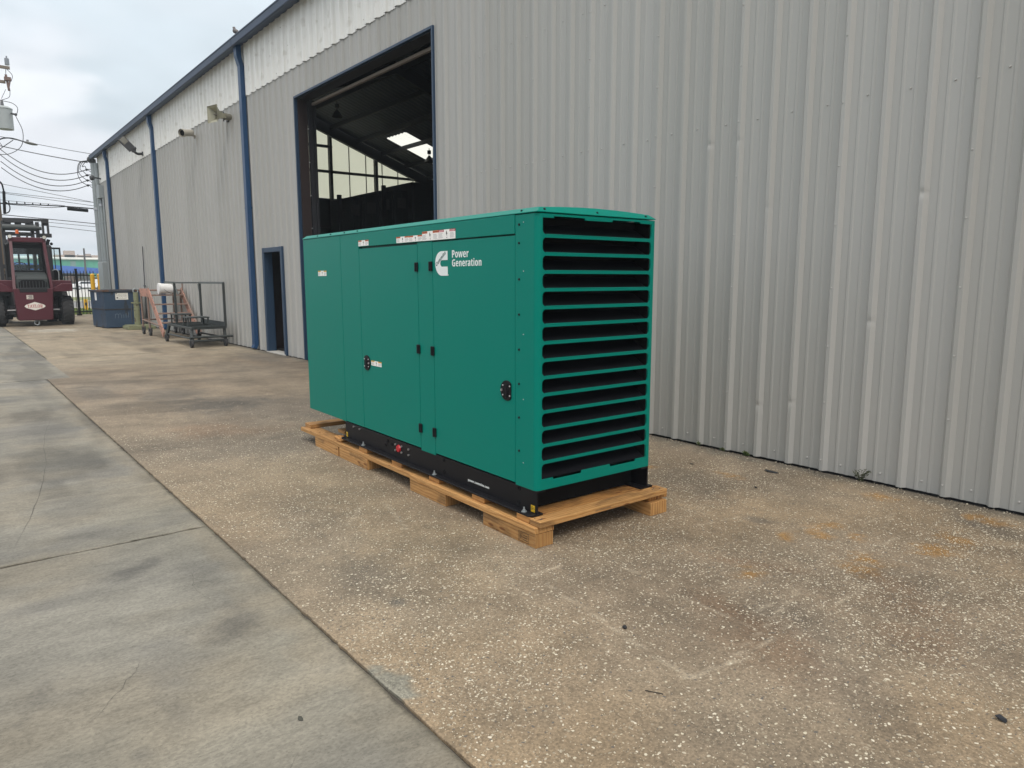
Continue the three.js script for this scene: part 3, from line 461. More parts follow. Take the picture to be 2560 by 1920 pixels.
// flat lettering fitted into a box, lying in the xy plane
function lettering(text, w, h, f = font, depth = 0.0008, slant = 0) {
  const g = new TextGeometry(text, { font: f, size: 1, depth: 0.001, curveSegments: 5 }); g.computeBoundingBox(); const b = g.boundingBox;
  g.translate(-b.min.x, -b.min.y, 0); g.scale(w / (b.max.x - b.min.x), h / (b.max.y - b.min.y), depth / 0.001);
  if (slant) g.applyMatrix4(new THREE.Matrix4().set(1, slant, 0, 0, 0, 1, 0, 0, 0, 0, 1, 0, 0, 0, 0, 1));
  return flat(g);
}
const decal = (x0, x1, y0, y1, z) => new THREE.PlaneGeometry(x1 - x0, y1 - y0).translate((x0 + x1) / 2, (y0 + y1) / 2, z);
const GEN = thing('generator', 'green enclosed generator set with black louvred end standing on a timber skid', 'generator', [-3.134, 0, 2.911], rad(-1.235));
{
  const L = 3.53, W = 0.977, B = 0.324, T = 1.948, gp = 0.0022, th = 0.03;
  // inner body behind the seams
  part('inner_body', bx(-L + 0.03, -0.16, B + 0.012, T - 0.005, -W + 0.025, -0.022), M.greenIn, GEN);
  const pnl = (name, x0, x1, y0, y1, dz = 0) => part(name, bx(x0 + gp, x1 - gp, y0, y1, -0.02, dz, 0.0025), M.green, GEN);
  pnl('side_panel', -L, -2.682, 0.321, T); pnl('side_panel', -2.682, -2.318, 0.327, T);
  pnl('header_panel', -2.318, -0.208, 1.838, T, 0.004);
  const door1 = pnl('door', -2.318, -1.362, 0.329, 1.822), door2 = pnl('door', -1.154, -0.208, 0.329, 1.829);
  pnl('door_post', -1.362, -1.154, 0.312, 1.834);
  // far side and rear
  part('rear_panel', bx(-L - 0.0, -L + 0.026, 0.322, T, -W + 0.02, -0.021, 0.003), M.green, GEN);
  part('side_panel', bx(-L, -0.03, 0.322, T, -W, -W + 0.02, 0.003), M.green, GEN);
  // rounded corner post at the louvred end
  const r = 0.036, cp = new THREE.Shape(); cp.moveTo(-0.208 + gp, 0); cp.lineTo(-r, 0); cp.absarc(-r, -r, r, Math.PI / 2, 0, true); cp.lineTo(0, -0.0365); cp.lineTo(-0.02, -0.0365); cp.lineTo(-0.02, -0.02); cp.lineTo(-0.208 + gp, -0.02); cp.closePath();
  const post = part('corner_post', extY(cp, 0.318, T - 0.003, 0, 10), M.green, GEN);
  for (const y of [1.889, 1.783, 1.573, 1.366, 1.157, 0.950, 0.744, 0.538]) part('screw', new THREE.CylinderGeometry(0.006, 0.0075, 0.006, 10).rotateX(Math.PI / 2).translate(-0.169, y, 0.003), M.black, post);
  for (const y of [1.90, 1.62, 1.25, 0.86, 0.47]) part('rivet', ball(-0.128, y, 0.0, 0.0035, 8, 6), M.steel, post);
  // louvred end: border with notched top and bottom edge, fourteen slats, dark blades behind
  const za = -0.0385, zb = -0.947, fr = shp([[-0.0367, 0.320], [-0.0367, T - 0.004], [-W, T - 0.004], [-W, 0.320]]);
  const hole = new THREE.Path(); const hp = [[za, 0.386], [-0.128, 0.386], [-0.131, 0.374], [-0.360, 0.374], [-0.363, 0.391], [-0.609, 0.391], [-0.612, 0.374], [-0.846, 0.374], [-0.849, 0.388], [zb, 0.388], [zb, 1.921], [-0.843, 1.921], [-0.840, 1.931], [-0.597, 1.931], [-0.594, 1.919], [-0.365, 1.919], [-0.362, 1.931], [-0.124, 1.931], [-0.121, 1.921], [za, 1.921]];
  hp.forEach((p, i) => i ? hole.lineTo(...p) : hole.moveTo(...p)); hole.closePath(); fr.holes.push(hole);
  // a sliver of stile next to the corner post so that the slats die into it
  const frame = part('louvre_frame', extX(fr, -0.006, 0), M.green, GEN);
  for (let i = 0; i < 14; i++) {
    const y = 1.8185 - i * 0.10232, h = 0.0092, q = 0.026, s = new THREE.Shape();
    const a = za, b = zb;
    s.moveTo(a, y + h + q); s.absarc(a - q, y + h + q, q, 0, -Math.PI / 2, true); s.lineTo(b + q, y + h); s.absarc(b + q, y + h + q, q, -Math.PI / 2, -Math.PI, true);
    s.lineTo(b, y - h - q); s.absarc(b + q, y - h - q, q, Math.PI, Math.PI / 2, true); s.lineTo(a - q, y - h); s.absarc(a - q, y - h - q, q, Math.PI / 2, 0, true); s.closePath();
    part('slat', [extX(s, -0.006, 0, 0, 6), bar([-0.0015, y + h - 0.0006, b + q], [-0.0015, y + h - 0.0006, a - q], 0.0032, 8)], M.green, GEN);
  }
  for (let i = 0; i < 15; i++) { const y = 1.8185 - i * 0.10232 - 0.004; part('louvre_blade', beam([-0.016, y + 0.002, -W / 2], [-0.15, y + 0.075, -W / 2], W - 0.06, 0.003), M.blackIn, GEN); }
  part('louvre_box', [bx(-0.155, -0.15, 0.33, T - 0.01, -W + 0.02, -0.022), bx(-0.15, -0.021, 0.36, T - 0.015, -0.0358, -0.0325), bx(-0.15, -0.024, 0.36, T - 0.015, zb - 0.012, zb - 0.006), bx(-0.15, -0.023, 0.34, 0.346, -W + 0.03, -0.03)], M.blackMatt, GEN);
  // roof: lip, sloped rim, low crown
  const o = 0.004, rim = []; for (const [dx, y, c] of [[o, 1.951, 0], [o, 1.955, 0], [-0.024, 1.981, 0.012], [-0.06, 1.986, 0.03]]) for (const [x, z] of [[dx, dx], [-L - dx, dx], [-L - dx, -W - dx], [dx, -W - dx]]) { if (c) { rim.push(V(x + (x > -1 ? -c : c), y, z), V(x, y, z + (z > -0.5 ? -c : c))); } else rim.push(V(x, y, z)); }
  for (const t of [-0.3, -0.15, 0, 0.15, 0.3]) rim.push(V(-0.034 + 0.02 * t * t, 1.9965 - 0.075 * t * t, -W / 2 + t), V(-L + 0.034, 1.9965 - 0.075 * t * t, -W / 2 + t));
  const roof = part('roof', toCreasedNormals(new ConvexGeometry(rim), 0.15).setAttribute('uv', new THREE.Float32BufferAttribute(new Float32Array(2000), 2)), M.green, GEN);
  { const g = roof.geometry; g.setAttribute('uv', new THREE.Float32BufferAttribute(new Float32Array(g.attributes.position.count * 2).map((_, i) => i % 2 ? g.attributes.position.getZ(i >> 1) : g.attributes.position.getX(i >> 1)), 2)); }
  for (const x of [-3.19, -2.894, -2.605, -2.35, -0.156]) part('screw', ball(x, 1.967, -0.008, 0.007, 8, 6), M.black, roof);
  for (const z of [-0.057, -0.472, -0.898]) part('screw', ball(-0.009, 1.968, z, 0.008, 8, 6), M.black, roof);
  // hinges
  const hinge = (x, y, d) => { part('hinge', [bx(x - 0.021, x + 0.021, y - 0.033, y + 0.033, 0.0, 0.013, 0.005), new THREE.CylinderGeometry(0.008, 0.008, 0.062, 10).translate(x, y, 0.013)], M.black, d); };
  for (const [x, y] of [[-1.370, 1.662], [-1.362, 1.070], [-1.354, 0.483]]) hinge(x, y, door1);
  for (const [x, y] of [[-1.172, 1.664], [-1.164, 1.071], [-1.156, 0.483]]) hinge(x, y, door2);
  // paddle latches: round plate with one flattened side, recessed paddle, bolts
  const latch = (x, y, s, d) => {
    const p = new THREE.Shape(); p.moveTo(x + s * 0.048, y + 0.045); p.absarc(x, y, 0.063, s > 0 ? Math.PI * 0.26 : Math.PI * 0.74, s > 0 ? Math.PI * 1.74 : -Math.PI * 0.74, s < 0); p.closePath();
    part('latch', extZ(p, 0.0, 0.008, 0.002, 24), M.black, d);
    part('paddle', [bx(x - 0.016, x + 0.014, y - 0.042, y + 0.04, 0.008, 0.015, 0.005), new THREE.TorusGeometry(0.026, 0.004, 6, 18).translate(x, y, 0.009)], M.blackIn, d);
    for (const [a, b] of [[-0.035, 0.03], [0.035, 0.03], [-0.035, -0.03], [0.035, -0.03]]) part('bolt', ball(x + a, y + b, 0.008, 0.0055, 8, 6), M.steel, d);
    part('lock', new THREE.CylinderGeometry(0.008, 0.008, 0.01, 10).rotateX(Math.PI / 2).translate(x - s * 0.045, y, 0.01), M.steel, d);
  };
  latch(-2.224, 0.89, -1, door1); latch(-0.289, 0.895, 1, door2);
  // printed warning labels
  const label = (cols, H) => canvasTex(cols.length * 160, H, (c, w, h) => {
    c.fillStyle = '#eceae6'; c.fillRect(0, 0, w, h);
    cols.forEach(([kind, word], i) => {
      const x = i * 160; c.fillStyle = kind;
      if (word) { c.fillRect(x, 0, 160, h * 0.24); c.fillStyle = kind === '#a3182c' ? '#f3e9e6' : '#1b1410'; c.font = `bold ${Math.round(h * 0.17)}px sans-serif`; c.textAlign = 'center'; c.fillText(word, x + 80, h * 0.19, 146); c.fillStyle = '#8f9090'; for (let y = h * 0.36; y < h * 0.92; y += h * 0.095) c.fillRect(x + 12, y, 90 + 45 * hash(i, Math.round(y), 4), h * 0.035); }
      else { c.fillStyle = '#141416'; c.beginPath(); c.moveTo(x + 70, h * 0.1); c.lineTo(x + 104, h * 0.5); c.lineTo(x + 82, h * 0.45); c.lineTo(x + 90, h * 0.75); c.lineTo(x + 60, h * 0.42); c.fill(); c.fillRect(x + 76, h * 0.78, 16, h * 0.12); }
    });
  });
  const O = '#c45a1c', Y = '#d9a51c', D = '#a3182c';
  const sticker = (x0, x1, y0, y1, z, cols, H, parent) => part('warning_label', decal(x0, x1, y0, y1, z), std([1, 1, 1], 0.4, { map: label(cols, H) }), parent);
  const hd = GEN.children.find((m) => m.name === 'header_panel'), sp = GEN.children.find((m) => m.name === 'side_panel');
  sticker(-2.312, -2.126, 1.843, 1.888, 0.0052, [[O, 'WARNING'], ['', ''], [O, 'WARNING']], 130, hd);
  sticker(-1.660, -1.470, 1.842, 1.886, 0.0052, [[O, 'WARNING'], ['', ''], [O, 'WARNING']], 130, hd);
  sticker(-1.469, -1.281, 1.842, 1.885, 0.0052, [[O, 'WARNING'], ['', ''], [O, 'WARNING']], 130, hd);
  sticker(-1.279, -1.063, 1.841, 1.905, 0.0052, [[O, 'WARNING'], ['', ''], [O, 'WARNING']], 170, hd);
  sticker(-1.062, -0.847, 1.841, 1.905, 0.0052, [[D, 'DANGER'], ['', ''], [D, 'DANGER']], 170, hd);
  sticker(-3.187, -2.996, 1.606, 1.653, 0.0015, [[Y, 'CAUTION'], ['', ''], [Y, 'CAUTION']], 130, sp);
  sticker(-2.150, -1.965, 0.876, 0.917, 0.0015, [[Y, 'CAUTION'], ['', ''], [Y, 'CAUTION']], 130, door1);
  // white emblem and lettering
  const cx = -1.113, cy = 1.598, cw = 0.158, ch = 0.165, C = (u, v) => [cx + u * cw, cy + v * ch], s = new THREE.Shape();
  s.moveTo(...C(1, 1)); s.lineTo(...C(0.5, 1)); s.bezierCurveTo(...C(0.2, 0.98), ...C(0, 0.78), ...C(0, 0.52)); s.bezierCurveTo(...C(0, 0.24), ...C(0.2, 0.02), ...C(0.5, 0)); s.lineTo(...C(1, 0)); s.lineTo(...C(1, 0.37)); s.lineTo(...C(0.52, 0.37)); s.bezierCurveTo(...C(0.44, 0.4), ...C(0.40, 0.45), ...C(0.40, 0.5)); s.bezierCurveTo(...C(0.40, 0.56), ...C(0.44, 0.61), ...C(0.52, 0.635)); s.lineTo(...C(1, 0.635)); s.closePath();
  const print = std([0.74, 0.78, 0.78], 0.4), em = part('emblem', extZ(s, 0.0003, 0.0014, 0, 16), print, door2);
  part('emblem_lettering', lettering('Cummins', 0.150, 0.026, font, 0.0008, 0.25).rotateZ(0.60).translate(...C(0.09, 0.375), 0.0014), M.greenIn, door2);
  part('emblem_mark', new THREE.CircleGeometry(0.004, 10).translate(...C(1.05, 0.03), 0.0012), print, door2);
  part('lettering', [lettering('Power', 0.197, 0.050).translate(-0.898, 1.7155, 0.0006), lettering('Generation', 0.343, 0.050).translate(-0.899, 1.658, 0.0006)], print, door2);

  // black base: two channel rails with bolted flanges, cross members
  const R0 = -2.708;
  const railSide = part('base_rail', [bx(R0, 0, 0.178, 0.318, -0.012, -0.002, 0.002), bx(R0, 0, 0.306, 0.319, -0.07, -0.012), extY((() => { const q = new THREE.Shape(); q.moveTo(R0 - 0.02, -0.05); q.lineTo(R0 - 0.02, 0.012); q.absarc(R0 + 0.02, 0.012, 0.036, Math.PI, Math.PI / 2, true); q.lineTo(-0.045, 0.048); q.absarc(-0.04, 0.010, 0.040, Math.PI / 2, 0, true); q.lineTo(0, -0.05); q.closePath(); return q; })(), 0.1655, 0.178, 0.002)], M.black, GEN);
  part('base_rail', [bx(R0, 0, 0.178, 0.318, -W + 0.002, -W + 0.012), bx(R0, 0, 0.306, 0.319, -W + 0.012, -W + 0.07), bx(R0, 0, 0.1655, 0.178, -W - 0.045, -W + 0.07)], M.black, GEN);
  for (const x of [-0.14, -0.9, -1.7, -2.6]) part('cross_member', bx(x - 0.05, x, 0.168, 0.305, -W + 0.013, -0.013), M.blackMatt, GEN);
  part('base_plate', bx(-3.4, -0.1, 0.319, 0.328, -W + 0.05, -0.03), M.blackMatt, GEN);
  for (const x of [-2.297, -1.135, -0.088]) part('anchor_bolt', [new THREE.CylinderGeometry(0.017, 0.017, 0.004, 14).translate(x, 0.180, 0.026), new THREE.CylinderGeometry(0.010, 0.010, 0.010, 6).translate(x, 0.187, 0.026), new THREE.CylinderGeometry(0.005, 0.005, 0.016, 8).translate(x, 0.200, 0.026)], M.galv, railSide);
  for (const [x, y] of [[-1.767, 0.281], [-1.667, 0.281], [-1.769, 0.234], [-1.669, 0.233], [-1.555, 0.280], [-1.556, 0.235], [-2.535, 0.297], [-2.414, 0.296]]) part('bolt', new THREE.CylinderGeometry(0.0085, 0.0085, 0.009, 6).rotateX(Math.PI / 2).translate(x, y, 0.002), M.steel, railSide);
  part('plug', new THREE.CylinderGeometry(0.026, 0.03, 0.012, 20).rotateX(Math.PI / 2).translate(-1.715, 0.257, 0.004), M.red, railSide, 'red round plug between four bolts');
  for (const [x, y] of [[-1.046, 0.300], [-1.041, 0.216], [-0.175, 0.213], [-0.170, 0.300], [-1.90, 0.285], [-1.93, 0.25], [-1.83, 0.27]]) part('grommet', new THREE.TorusGeometry(0.011, 0.004, 6, 16).translate(x, y, -0.001), M.blackMatt, railSide);
  part('web_lettering', lettering('power.cummins.com', 0.246, 0.022).translate(-0.738, 0.213, -0.0018), print, railSide);
  const yl = canvasTex(64, 96, (c, w, h) => { c.fillStyle = '#d9b11d'; c.fillRect(0, 0, w, h); c.strokeStyle = c.fillStyle = '#1a160a'; c.lineWidth = 5; c.strokeRect(3, 3, w - 6, h - 6); c.fillRect(14, 16, 12, 60); c.beginPath(); c.moveTo(36, 70); c.lineTo(56, 70); c.lineTo(46, 84); c.fill(); c.fillRect(42, 20, 8, 40); c.fillRect(8, 46, 48, 4); });
  for (const x of [-0.036, -2.680]) part('lifting_label', decal(x - 0.022, x + 0.022, 0.182, 0.228, -0.0008), std([1, 1, 1], 0.45, { map: yl }), railSide);
}

// ------------------------------------------------------------------ timber pallet under the generator (same frame)
const PAL = thing('pallet', 'long pine timber pallet of planks and blocks carrying the green generator', 'pallet', [-3.134, 0, 2.911], rad(-1.235));
{
  const rW = mulberry(61); let n = 0;
  const tones = [[0.52, 0.44, 0.34], [0.60, 0.51, 0.40], [0.68, 0.58, 0.46], [0.58, 0.45, 0.30]].map((c) => std(c, 0.75, { map: woodTex, bumpMap: woodTex, bumpScale: 0.0008 }));
  const timber = (name, x0, x1, y0, y1, z0, z1, axis, tone = -1, yaw = 0) => {
    const g = bx(x0, x1, y0, y1, z0, z1, 0.0035), p = g.attributes.position; n++;
    for (let i = 0; i < p.count; i++) { const x = p.getX(i), y = p.getY(i), z = p.getZ(i), a = axis === 0 ? x : z, k = 0.0022; p.setXYZ(i, x + k * (vnoise(y * 40 + n, z * 30, 331) - 0.5) * (axis === 0 ? 3 : 1), y, z + k * (vnoise(y * 40 + n, x * 30, 333) - 0.5) * (axis === 2 ? 3 : 1)); }
    if (yaw) { const cx = (x0 + x1) / 2, cz = (z0 + z1) / 2; g.translate(-cx, 0, -cz).rotateY(yaw).translate(cx, 0, cz); }
    return part(name, grainUV(g, axis, rW() * 5, rW() * 5), tones[tone < 0 ? Math.floor(rW() * 3) : tone], PAL);
  };
  for (const [a, b] of [[-3.26, -2.735], [-2.705, -2.145], [-1.427, -0.922], [-0.466, 0.074]]) {
    const w = rW() * 0.006; timber('runner_block', a, b, 0.0005, 0.0885 - w * 0.2, -0.068, 0.071 - w, 0);
    timber('runner_block', a - 0.01, b + 0.015, 0.0005, 0.0885, -1.074, -0.918 + w, 0);
  }
  const blocks = PAL.children.filter((m) => m.name === 'runner_block');
  timber('plank', -3.62, -1.424, 0.0895, 0.1265, -0.075, 0.066, 0, 1, 0.003); timber('plank', -1.418, 0.078, 0.0895, 0.1265, -0.072, 0.073, 0, 2);
  timber('plank', -3.5, -1.45, 0.0895, 0.1265, -1.075, -0.925, 0); timber('plank', -1.44, 0.05, 0.0895, 0.1265, -1.118, -0.93, 0, 3);
  // cross boards
  for (const [a, b] of [[-2.349, -2.195], [-1.763, -1.606], [-1.190, -1.053], [-0.627, -0.485], [-0.136, -0.010]]) timber('deck_board', a, b, 0.1272, 0.1645, -1.06, 0.038 + rW() * 0.012, 2, 3);
  timber('deck_board', -0.006, 0.093, 0.1275, 0.1648, -1.075, 0.052, 2, 2, 0.01);
  timber('deck_board', -3.605, -3.46, 0.1272, 0.166, -1.05, 0.03, 2, 1); timber('deck_board', -3.15, -3.01, 0.1275, 0.160, -1.05, -0.12, 2, 2);
  // split remnant of a board nailed to the far end of the near plank
  const ch = []; for (let i = 0; i < 26; i++) ch.push(V(-2.93 + 0.17 * rW(), 0.127 + 0.045 * rW() * rW(), -0.055 + 0.085 * rW())); part('split_board', grainUV(toCreasedNormals(new ConvexGeometry(ch), 0.2), 0, 1, 2), tones[3], PAL);
  timber('deck_board', -2.79, -2.71, 0.1275, 0.146, -0.2, 0.05, 2, 3);
  // nail heads and mill stamps
  const nails = []; for (const x of [-2.31, -2.23, -1.72, -1.64, -1.15, -1.09, -0.59, -0.52, 0.02, 0.06]) nails.push(new THREE.CylinderGeometry(0.004, 0.004, 0.003, 8).translate(x, 0.1655, 0.03 - 0.02 * rW()));
  for (const z of [-1.0, -1.03, -0.97, 0.0, 0.02]) nails.push(new THREE.CylinderGeometry(0.004, 0.004, 0.003, 8).translate(0.03 + 0.03 * rW(), 0.1658, z));
  const nl = part('nails', merge(nails), M.darkSteel, PAL); nl.userData.kind = 'stuff';
  const ink = std([0.07, 0.045, 0.02], 0.8), st = []; const sx = -0.085, sy = 0.012, fx = (a, b, c, d) => st.push(decal(sx + a, sx + b, sy + c, sy + d, 0.0722));
  fx(0, 0.10, 0.058, 0.061); fx(0, 0.10, 0, 0.003); fx(0, 0.003, 0, 0.06); fx(0.097, 0.1, 0, 0.06); fx(0.035, 0.038, 0, 0.06); fx(0.045, 0.09, 0.04, 0.045); fx(0.045, 0.085, 0.026, 0.031); fx(0.045, 0.09, 0.012, 0.017); fx(0.012, 0.017, 0.01, 0.05); fx(0.022, 0.027, 0.015, 0.05);
  part('ink_stamp', merge(st), ink, blocks[6]);
  const tx = []; for (let i = 0; i < 14; i++) { const z = -0.40 - i * 0.0095; tx.push(new THREE.PlaneGeometry(0.006, 0.006 + 0.006 * rW()).rotateY(Math.PI / 2).translate(0.0955, 0.146, z)); }
  part('ink_stamp', merge(tx), std([0.22, 0.13, 0.06], 0.8), PAL.children.filter((m) => m.name === 'deck_board')[5]);
}

// ------------------------------------------------------------------ forklift (seen from behind, by the fence)
{
  const F = thing('forklift', 'large maroon forklift truck seen from behind beside the fence', 'forklift', [-29.6, 0, 3.08]);
  const zc = 3.08, X0 = -29.3;
  // counterweight: tapered plate block
  const cwS = shp([[zc - 0.58, 1.29], [zc + 0.58, 1.29], [zc + 0.56, 1.1], [zc + 0.5, 0.24], [zc + 0.47, 0.21], [zc - 0.47, 0.21], [zc - 0.5, 0.24], [zc - 0.56, 1.1]]);
  const cw = part('counterweight', extX(cwS, X0 - 0.8, X0, 0.025), M.maroon, F);
  const sg = shp([[zc - 0.305, 0.69], [zc - 0.25, 0.745], [zc, 0.835], [zc + 0.25, 0.745], [zc + 0.305, 0.69], [zc + 0.25, 0.635], [zc, 0.55], [zc - 0.25, 0.635]]);
  part('badge', extX(sg, X0 + 0.001, X0 + 0.008), std([0.74, 0.72, 0.66], 0.5), cw, 'white lozenge badge with red lettering');
  part('badge_lettering', lettering('TAYLOR', 0.44, 0.11, serif).rotateY(Math.PI / 2).translate(X0 + 0.0085, 0.637, zc + 0.22), std([0.42, 0.02, 0.03], 0.5), cw);
  part('placard', bx(X0 + 0.001, X0 + 0.005, 0.93, 1.07, zc + 0.03, zc + 0.22), std([0.6, 0.56, 0.5], 0.6), cw);
  part('placard_print', [0.95, 0.98, 1.01, 1.04].map((y, i) => bx(X0 + 0.0052, X0 + 0.0065, y, y + 0.014, zc + 0.05, zc + 0.18 - 0.03 * (i % 2))), M.dark, cw);
  part('tow_hook', new THREE.TorusGeometry(0.07, 0.022, 8, 20).rotateY(Math.PI / 2).translate(X0 - 0.1, 0.12, zc - 0.02), M.galv, F);
  // wide rear body with shouldered fenders
  for (const s of [-1, 1]) part('fender', extX(shp([[zc + s * 0.53, 1.57], [zc + s * 0.9, 1.57], [zc + s * 1.17, 1.55], [zc + s * 1.18, 1.20], [zc + s * 0.55, 1.16]].reverse()), X0 - 2.3, X0 - 0.35, 0.02), M.maroon, F);
  for (const s of [-1, 1]) part('fender_face', extX(shp([[zc + s * 0.57, 1.28], [zc + s * 0.86, 1.46], [zc + s * 1.165, 1.46], [zc + s * 1.165, 1.19], [zc + s * 0.57, 1.17]]), X0 - 0.36, X0 - 0.12, 0.015), M.maroon, F);
  part('chassis', [bx(X0 - 3.6, X0 - 0.8, 0.45, 1.15, zc - 0.5, zc + 0.5, 0.03), bx(X0 - 3.6, X0 - 2.3, 1.0, 1.5, zc - 1.1, zc + 1.1, 0.03)], M.dark, F);
  part('axle', [bar([X0 - 0.75, 0.5, zc - 1.0], [X0 - 0.75, 0.5, zc + 1.0], 0.11), bx(X0 - 0.95, X0 - 0.55, 0.38, 0.72, zc - 0.7, zc + 0.7, 0.04)], M.dark, F);
  for (const s of [-1, 1]) part('steering_cylinder', bar([X0 - 0.5, 0.55, zc + s * 0.5], [X0 - 0.5, 0.55, zc + s * 0.76], 0.025), M.steel, F);
  // wheels
  const wheel = (x, z, r, w) => {
    const pr = [[r * 0.55, -w / 2], [r * 0.9, -w / 2], [r * 0.98, -w / 2 + 0.04], [r, -w / 2 + 0.09], [r, w / 2 - 0.09], [r * 0.98, w / 2 - 0.04], [r * 0.9, w / 2], [r * 0.55, w / 2]].map((p) => new THREE.Vector2(...p));
    const t = new THREE.LatheGeometry(pr, 36).rotateX(Math.PI / 2).translate(x, r, z), lugs = [];
    for (let k = 0; k < 22; k++) for (const q of [-1, 1]) lugs.push(new THREE.BoxGeometry(0.045, 0.03, w * 0.46).rotateY(q * 0.45).translate(0, r + 0.004, q * w * 0.23).rotateZ((k + q * 0.25) / 22 * 2 * Math.PI).translate(x, r, z));
    const wh = part('wheel', [t, ...lugs], M.rubber, F); part('rim', [new THREE.CylinderGeometry(r * 0.56, r * 0.56, w * 0.6, 24).rotateX(Math.PI / 2).translate(x, r, z), new THREE.CylinderGeometry(r * 0.2, r * 0.2, w * 0.9, 16).rotateX(Math.PI / 2).translate(x, r, z)], M.maroon, wh);
  };
  for (const s of [-1, 1]) wheel(X0 - 0.75, zc + s * 1.0, 0.5, 0.36);
  for (const s of [-1, 1]) { wheel(X0 - 3.3, zc + s * 0.78, 0.62, 0.36); wheel(X0 - 3.3, zc + s * 1.16, 0.62, 0.34); }
  // engine hood with grille
  part('hood', [extZ(shp([[X0 - 0.04, 1.1], [X0 - 0.06, 1.62], [X0 - 0.25, 1.74], [X0 - 1.05, 1.9], [X0 - 1.6, 1.92], [X0 - 1.6, 1.1]]), zc - 0.46, zc + 0.46, 0.03)], M.charcoal, F);
  const gr = part('grille', [extX((() => { const q = shp([[zc - 0.40, 1.15], [zc + 0.40, 1.15], [zc + 0.40, 1.5], [zc + 0.3, 1.58], [zc - 0.3, 1.58], [zc - 0.40, 1.5]]); return q; })(), X0 - 0.06, X0 + 0.002, 0.008)], M.blackMatt, F);
  part('grille_bars', [...Array.from({ length: 9 }, (_, i) => bx(X0 + 0.002, X0 + 0.010, 1.32, 1.54, zc - 0.36 + i * 0.09 - 0.006, zc - 0.36 + i * 0.09 + 0.006)), bx(X0 + 0.0, X0 + 0.03, 1.285, 1.315, zc - 0.44, zc + 0.44), ...[1.18, 1.22, 1.25].map((y) => bx(X0 + 0.002, X0 + 0.012, y, y + 0.012, zc - 0.38, zc + 0.38))], M.darkSteel, gr);
  // slanted guard posts, rear guard beam, roof
  for (const s of [-1, 1]) part('guard_post', beam([X0 - 0.06, 1.25, zc + s * 0.53], [X0 - 0.55, 2.86, zc + s * 0.47], 0.085, 0.13), M.maroon, F);
  part('guard_beam', bx(X0 - 0.68, X0 - 0.5, 2.855, 3.02, zc - 0.54, zc + 0.54, 0.02), M.maroon, F);
  part('cab_roof', [bx(X0 - 2.4, X0 - 0.7, 2.80, 2.87, zc - 0.52, zc + 0.52, 0.02), ...[-0.4, -0.13, 0.13, 0.4].map((d) => bx(X0 - 2.4, X0 - 0.7, 2.95, 3.0, zc + d - 0.03, zc + d + 0.03)), bx(X0 - 2.45, X0 - 2.35, 2.86, 3.02, zc - 0.54, zc + 0.54)], M.dark, F);
  // cab: corner posts, sills, panes
  const cab = part('cab_frame', [...[-1, 1].flatMap((s) => [bx(X0 - 0.86, X0 - 0.78, 1.5, 2.84, zc + s * 0.5 - 0.04, zc + s * 0.5 + 0.04), bx(X0 - 2.35, X0 - 2.25, 1.2, 2.84, zc + s * 0.5 - 0.05, zc + s * 0.5 + 0.05), bx(X0 - 1.62, X0 - 1.56, 1.5, 2.84, zc + s * 0.5 - 0.03, zc + s * 0.5 + 0.03), bx(X0 - 2.3, X0 - 0.8, 1.55, 1.68, zc + s * 0.5 - 0.03, zc + s * 0.5 + 0.03)]),
    bx(X0 - 0.86, X0 - 0.79, 2.66, 2.84, zc - 0.5, zc + 0.5), bx(X0 - 0.86, X0 - 0.80, 1.82, 1.90, zc - 0.5, zc + 0.5), bx(X0 - 2.34, X0 - 2.28, 2.5, 2.84, zc - 0.5, zc + 0.5), bx(X0 - 2.34, X0 - 2.28, 1.2, 1.95, zc - 0.5, zc + 0.5), bx(X0 - 2.335, X0 - 2.29, 1.9, 2.55, zc + 0.12, zc + 0.18), bx(X0 - 2.335, X0 - 2.29, 1.9, 2.55, zc - 0.16, zc - 0.10)], M.blackMatt, F);
  part('rear_window', bx(X0 - 0.835, X0 - 0.829, 1.9, 2.66, zc - 0.46, zc + 0.46), M.glass, F);
  part('windscreen', bx(X0 - 2.312, X0 - 2.306, 1.95, 2.5, zc - 0.45, zc + 0.45), M.glass, F);
  part('seat', [bx(X0 - 1.25, X0 - 1.1, 1.75, 2.12, zc + 0.0, zc + 0.38, 0.06), bx(X0 - 1.7, X0 - 1.15, 1.65, 1.8, zc - 0.02, zc + 0.4, 0.05)], M.blackMatt, F);
  part('steering_wheel', [new THREE.TorusGeometry(0.19, 0.018, 8, 24).rotateX(Math.PI / 2).rotateZ(0.5).translate(X0 - 1.95, 2.1, zc + 0.18), bar([X0 - 1.95, 2.1, zc + 0.18], [X0 - 2.2, 1.7, zc + 0.18], 0.025)], M.blackMatt, F);
  part('control_lever', [bar([X0 - 1.6, 1.7, zc - 0.25], [X0 - 1.6, 2.05, zc - 0.25], 0.012), ball(X0 - 1.6, 2.08, zc - 0.25, 0.035)], M.blackMatt, F);
  // air cleaner and exhaust, open cab door
  part('air_cleaner', [new THREE.CylinderGeometry(0.115, 0.115, 1.15, 20).translate(X0 - 0.75, 2.15, zc - 0.60), new THREE.CylinderGeometry(0.085, 0.115, 0.06, 20).translate(X0 - 0.75, 2.755, zc - 0.60)], M.dark, F);
  part('exhaust', tube([[X0 - 0.9, 2.6, zc - 0.62], [X0 - 0.9, 2.85, zc - 0.62], [X0 - 0.87, 2.98, zc - 0.66]], 0.055, 12, 10), M.blackMatt, F); part('rain_cap', ball(X0 - 0.75, 2.83, zc - 0.72, 0.05), M.blackMatt, F);
